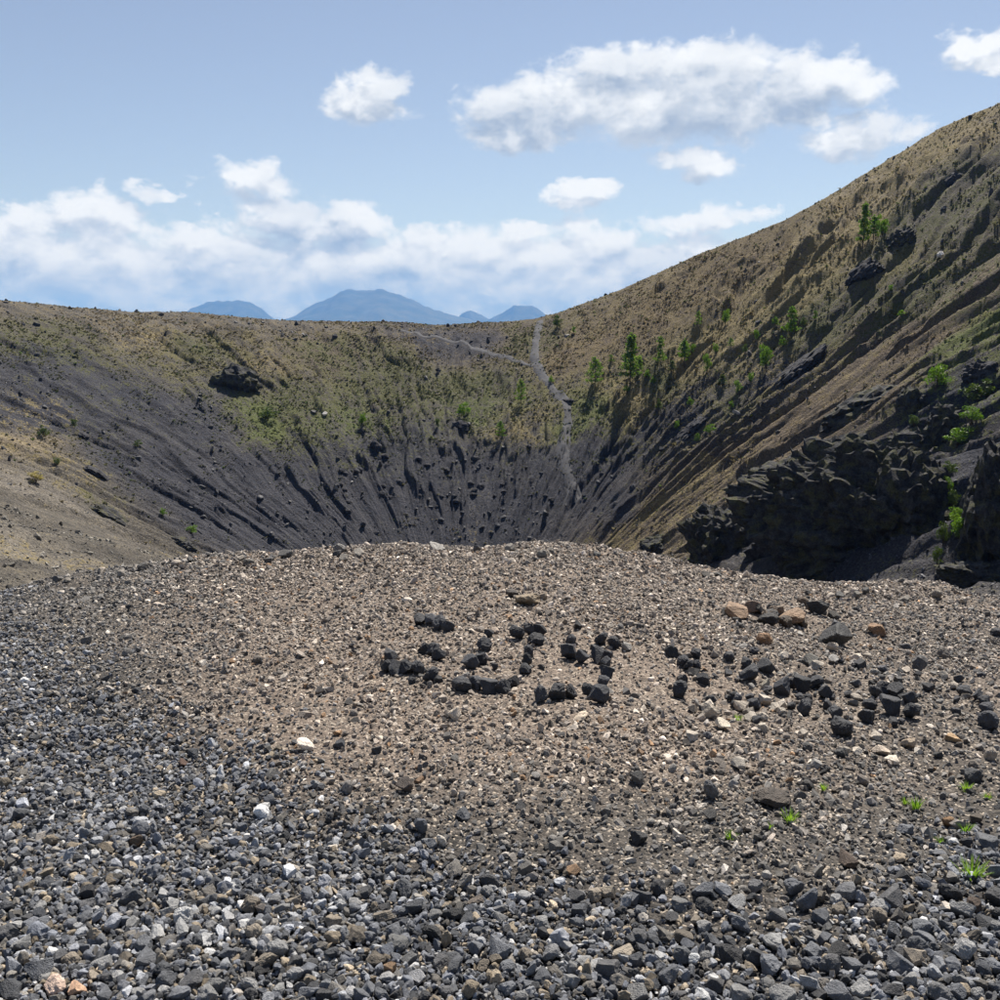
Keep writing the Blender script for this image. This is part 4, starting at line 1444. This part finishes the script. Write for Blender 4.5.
def trunk_mesh(h, r0, seed, lean=.03, limbs=None):
    v, f = [], []

    def tube(pts, rads, k=6):
        base = len(v)
        for p, q in zip(pts, rads):
            for a in range(k):
                an = 2 * math.pi * a / k
                v.append((p[0] + q * math.cos(an), p[1] + q * math.sin(an), p[2]))
        for j in range(len(pts) - 1):
            for a in range(k):
                f.append((base + j * k + a, base + j * k + (a + 1) % k, base + (j + 1) * k + (a + 1) % k, base + (j + 1) * k + a))
    r = random.Random(seed)
    pts = [(r.uniform(-1, 1) * lean * h * (j > 0), r.uniform(-1, 1) * lean * h * (j > 0), -.35 * (j == 0) + h * j / 6) for j in range(7)]
    tube(pts, [r0 * (1 - .85 * j / 6) for j in range(7)])
    for (a, b) in (limbs or []):
        tube([a, ((a[0] + b[0]) / 2, (a[1] + b[1]) / 2, (a[2] + b[2]) / 2 + .03 * h), b], [r0 * .35, r0 * .25, r0 * .12], 4)
    return np_mesh('trunk', v, f, True)


def pine_meshes(seed, slim):
    """unit-height young pine: whorls of limbs carrying needle clumps, with bare gaps"""
    r = random.Random(seed)
    v, f, limbs = [], [], []
    z = r.uniform(.14, .26)
    while z < .95:
        k = r.randint(4, 6)
        a0 = r.uniform(0, 6.28)
        R0 = slim * (1.0 - z) ** .65 * r.uniform(.75, 1.15) + .02
        for q in range(k):
            if r.random() < .26:
                continue
            a = a0 + q * 6.28 / k + r.uniform(-.3, .3)
            l = R0 * r.uniform(.5, 1.35)
            tip = (l * math.cos(a), l * math.sin(a), z + l * r.uniform(.05, .4))
            limbs.append(((0, 0, z - .01), tip))
            for u in (.45, .75, 1.0):
                clump(v, f, Vector((tip[0] * u, tip[1] * u, z + (tip[2] - z) * u + .01)), .058 * (.7 + slim), 13, r, .034, .8)
        z += r.uniform(.07, .11)
    clump(v, f, Vector((0, 0, .96)), .03, 12, r, .03, 1.6)
    return np_mesh('crown', v, f), trunk_mesh(.97, .018, seed, .006, limbs)


def shrub_meshes(seed):
    """unit-height leafy shrub"""
    r = random.Random(seed)
    v, f, limbs = [], [], []
    for k in range(13):
        a = r.uniform(0, 6.28); l = r.uniform(.08, .42); z = r.uniform(.25, .86)
        c = Vector((l * math.cos(a) * (1.15 - z * .5), l * math.sin(a) * (1.15 - z * .5), z))
        limbs.append(((0, 0, .06), tuple(c)))
        clump(v, f, c, r.uniform(.13, .22), 62, r, .05, .8)
    return np_mesh('crown', v, f), trunk_mesh(.6, .03, seed, .03, limbs)


PINES = [pine_meshes(60 + k, s) for k, s in enumerate((.22, .30, .26, .36))]
SHRUBS = [shrub_meshes(80 + k) for k in range(4)]


def with_mat(me, mat):
    k = me.name_full + mat.name
    if k not in _mm:
        c = me.copy()
        c.materials.clear()
        c.materials.append(mat)
        _mm[k] = c
    return _mm[k]


_mm = {}


def plant(px, py, h, w, kind, label, var, mat, group=None):
    p, t = hit(px, py)
    hm = max(h * t / 1000.0, .3)
    wm = w * t / 1000.0
    crown, trunk = (PINES if kind == 'pine' else SHRUBS)[var % 4]
    base_w = {0: .40, 1: .54, 2: .46, 3: .64}[var % 4] if kind == 'pine' else .95
    e = bpy.data.objects.new('pine_tree' if kind == 'pine' else 'shrub', None)
    COL.objects.link(e)
    e.location = p - Vector((0, 0, .05))
    k = wm / (hm * base_w)
    e.scale = (hm * k, hm * k, hm)
    e.rotation_euler = (0, 0, (px * 7.3) % 6.28)
    link_mesh('crown', with_mat(crown, mat), None, e)
    link_mesh('trunk' if kind == 'pine' else 'stem', with_mat(trunk, M_BARK), None, e)
    tag(e, label, 'tree' if kind == 'pine' else 'shrub', group)


PL = [
    (595, 387, 31, 17, 'pine', 'dense dark young pine right of the trail bend', 3, M_PINE),
    (630, 384, 51, 17, 'pine', 'tallest slender pine with a bare lower trunk on the slope', 0, M_PINE),
    (639, 373, 16, 9, 'pine', 'sapling pine close beside the tallest slender pine', 2, M_PINE),
    (627, 393, 8, 9, 'shrub', 'bright low shrub at the foot of the tallest pine', 0, M_SHRUB),
    (660, 367, 31, 11, 'pine', 'slim pine with a bare stem next upslope of the tallest pine', 1, M_PINE),
    (684, 367, 29, 13, 'pine', 'light green pine upslope of the slim bare-stemmed pine', 2, M_SHRUB),
    (707, 373, 20, 10, 'shrub', 'upright green shrub upslope of the light green pine', 1, M_SHRUB),
    (698, 327, 17, 8, 'pine', 'small dark pine on the edge of the brown slope', 3, M_PINE),
    (725, 325, 17, 11, 'shrub', 'light green small shrub beside the small dark pine', 2, M_SHRUB),
    (659, 410, 13, 8, 'shrub', 'green bush on the dark ribs below the pines', 3, M_DULL),
    (710, 434, 11, 13, 'shrub', 'green bush low on the dark ribbed slope', 0, M_SHRUB),
    (738, 394, 15, 9, 'shrub', 'narrow green shrub below the rounded bush of the tan slope', 1, M_SHRUB),
    (766, 371, 29, 18, 'shrub', 'rounded bright green bush with a shaded gully beneath it', 2, M_SHRUB),
    (791, 337, 31, 16, 'pine', 'leaning light green tree above the rounded bright bush', 1, M_SHRUB),
    (863, 247, 44, 12, 'pine', 'tall pine of the high group near the skyline', 0, M_PINE),
    (873, 243, 28, 14, 'pine', 'shorter pine leaning on the tall pine of the high group', 2, M_SHRUB),
    (882, 236, 24, 16, 'shrub', 'bushy green tree at the upslope end of the high group', 3, M_SHRUB),
    (901, 317, 8, 8, 'shrub', 'small yellow-green shrub on the upper dark slope', 0, M_SHRUB),
    (890, 291, 7, 7, 'shrub', 'tiny green shrub below the jagged crag', 1, M_SHRUB),
    (936, 390, 29, 28, 'shrub', 'round leafy shrub on the squat lava block', 2, M_SHRUB),
    (977, 403, 28, 34, 'shrub', 'dark green thicket under the black lava wall', 3, M_DULL),
    (971, 424, 20, 22, 'shrub', 'pale green shrub below the dark thicket', 0, M_SHRUB),
    (957, 447, 22, 34, 'shrub', 'wide green shrub over the lava gully', 1, M_SHRUB),
    (914, 426, 13, 13, 'shrub', 'dull shrub in a crack of the lava knob', 2, M_DULL),
    (925, 445, 10, 10, 'shrub', 'small shrub at the top of the tall cliff', 3, M_DULL),
    (951, 508, 22, 16, 'shrub', 'dull shrub halfway down the green gully', 0, M_DULL),
    (961, 542, 30, 28, 'shrub', 'brightest green shrub at the mouth of the gully', 1, M_SHRUB),
    (943, 545, 26, 16, 'shrub', 'dull olive shrub beside the brightest gully shrub', 2, M_DULL),
    (950, 474, 16, 18, 'shrub', 'olive shrub under the wide green shrub of the gully', 3, M_DULL),
    (946, 492, 18, 14, 'shrub', 'yellow-green shrub in the middle of the gully', 0, M_SHRUB),
    (957, 522, 18, 20, 'shrub', 'green shrub just above the brightest gully shrub', 2, M_SHRUB),
    (937, 566, 22, 14, 'shrub', 'dull shrub at the foot of the tall craggy cliff', 1, M_DULL),
    (521, 404, 26, 11, 'pine', 'dark pine on the far wall left of the trail', 3, M_PINE),
    (464, 418, 17, 15, 'shrub', 'light green bush above a black boulder on the far wall', 0, M_SHRUB),
    (438, 428, 11, 7, 'shrub', 'small dark shrub left of the light green bush', 1, M_DULL),
    (500, 439, 19, 11, 'pine', 'low green sapling below the dark far pine', 3, M_SHRUB),
    (362, 425, 13, 10, 'shrub', 'small bush above the black rock pillar', 2, M_SHRUB),
    (551, 383, 9, 7, 'shrub', 'small shrub beside the trail above its bend', 3, M_SHRUB),
    (557, 329, 15, 11, 'shrub', 'lone shrub where the trail crosses the rim', 0, M_DULL),
    (574, 333, 7, 6, 'shrub', 'tiny shrub on the brown slope by the rim', 1, M_SHRUB),
    (191, 534, 10, 15, 'shrub', 'bright shrub on the dark brown ledge', 2, M_SHRUB),
    (163, 515, 9, 9, 'shrub', 'small bright shrub upslope of the dark brown ledge', 3, M_SHRUB),
    (138, 447, 8, 10, 'shrub', 'lone yellow-green shrub on the dark scree', 0, M_DULL),
    (75, 427, 9, 10, 'shrub', 'small shrub just above the black scree boulder', 1, M_DULL),
    (58, 465, 9, 10, 'shrub', 'small shrub at the top of the pale scree', 2, M_DULL),
    (44, 437, 14, 13, 'shrub', 'grey-green shrub among rocks on the left scree', 3, M_DULL),
    (268, 420, 14, 22, 'shrub', 'spreading green scrub beside the black lava nose', 0, M_DULL),
    (36, 483, 12, 19, 'shrub', 'straw-coloured dry bush on the pale scree', 1, M_STRAW)]
for a in PL:
    plant(*a)
SAP = [(600, 373, 9), (611, 363, 8), (647, 379, 10), (653, 384, 9), (672, 372, 11), (692, 354, 10), (716, 354, 11), (731, 347, 9), (745, 354, 10), (757, 340, 10),
       (775, 327, 10), (783, 347, 12), (803, 327, 10), (815, 320, 9), (676, 430, 10), (690, 406, 10), (722, 386, 11), (731, 410, 9), (750, 383, 11), (697, 442, 9)]
for k, (px, py, h) in enumerate(SAP):
    plant(px, py, h * 1.1, h * .75, 'pine' if k % 3 == 1 else 'shrub', 'small green sapling on the tan and black ribs below the brown slope', k, M_DULL if k % 4 == 0 else M_SHRUB,
          'saplings on the ribbed slope')


# ------------------------------------------------------------------ grass tufts on the grit
TU = [blade for blade in (tuft_mesh('blades', 46, 5, .9, .05), tuft_mesh('blades', 36, 6, 1.0, .055))]
for me in TU:
    me.materials.append(M_GRASS)
GT = [(790, 818, 17, 'bright green grass tuft beside the dark brown jagged rock'), (730, 836, 12, 'thin grass tuft alone on grey grit'),
      (916, 804, 15, 'grass tuft on bare grit with a fainter one beside it'), (965, 828, 14, 'grass tuft wedged beside a rusty stone'),
      (971, 872, 27, 'largest bright green grass tuft in the coarse gravel margin'), (940, 840, 9, 'small grass sprig near the tuft by the rusty stone'),
      (967, 788, 13, 'grass tuft beside the black wedge-shaped stone'), (987, 797, 9, 'tiny grass sprig below the black wedge-shaped stone'),
      (823, 787, 9, 'faint grass sprig beside pale pebbles'), (905, 802, 8, 'fainter grass sprig beside a grass tuft'),
      (770, 827, 8, 'faint grass sprig left of the bright tuft by the jagged rock'), (738, 718, 9, 'tiny green sprig beside the white rounded stone')]
for k, (px, py, w, lab) in enumerate(GT):
    p, t = ridge_hit(px, py + w * .3)
    o = link_mesh('grass_tuft', TU[k % 2])
    o.location = p
    s = w * t / 1000.0 * .72
    o.scale = (s, s, s * 1.05)
    o.rotation_euler = (0, 0, k * 1.3)
    tag(o, lab, 'grass tuft')


# ------------------------------------------------------------------ the air
def build_haze():
    m = bpy.data.materials.new('haze')
    m.use_nodes = True
    t = m.node_tree
    t.nodes.clear()
    out = t.nodes.new('ShaderNodeOutputMaterial')
    pv_ = t.nodes.new('ShaderNodeVolumePrincipled')
    pv_.inputs['Color'].default_value = (0.12, 0.37, 1.0, 1)
    pv_.inputs['Absorption Color'].default_value = (.42, .42, .42, 1)
    pv_.inputs['Density'].default_value = HAZE
    t.links.new(pv_.outputs[0], out.inputs['Volume'])
    L, z0, z1 = 19500, PLAIN - 30, 620
    v = [(x, y, z) for x in (-L, L) for y in (-L, L) for z in (z0, z1)]
    f = [(0, 1, 3, 2), (4, 6, 7, 5), (0, 4, 5, 1), (2, 3, 7, 6), (0, 2, 6, 4), (1, 5, 7, 3)]
    tag(link_mesh('haze', np_mesh('haze', v, f), m), 'thin blue summer haze filling the air', 'haze', kind='stuff')


HAZE = 8.5e-5
build_haze()
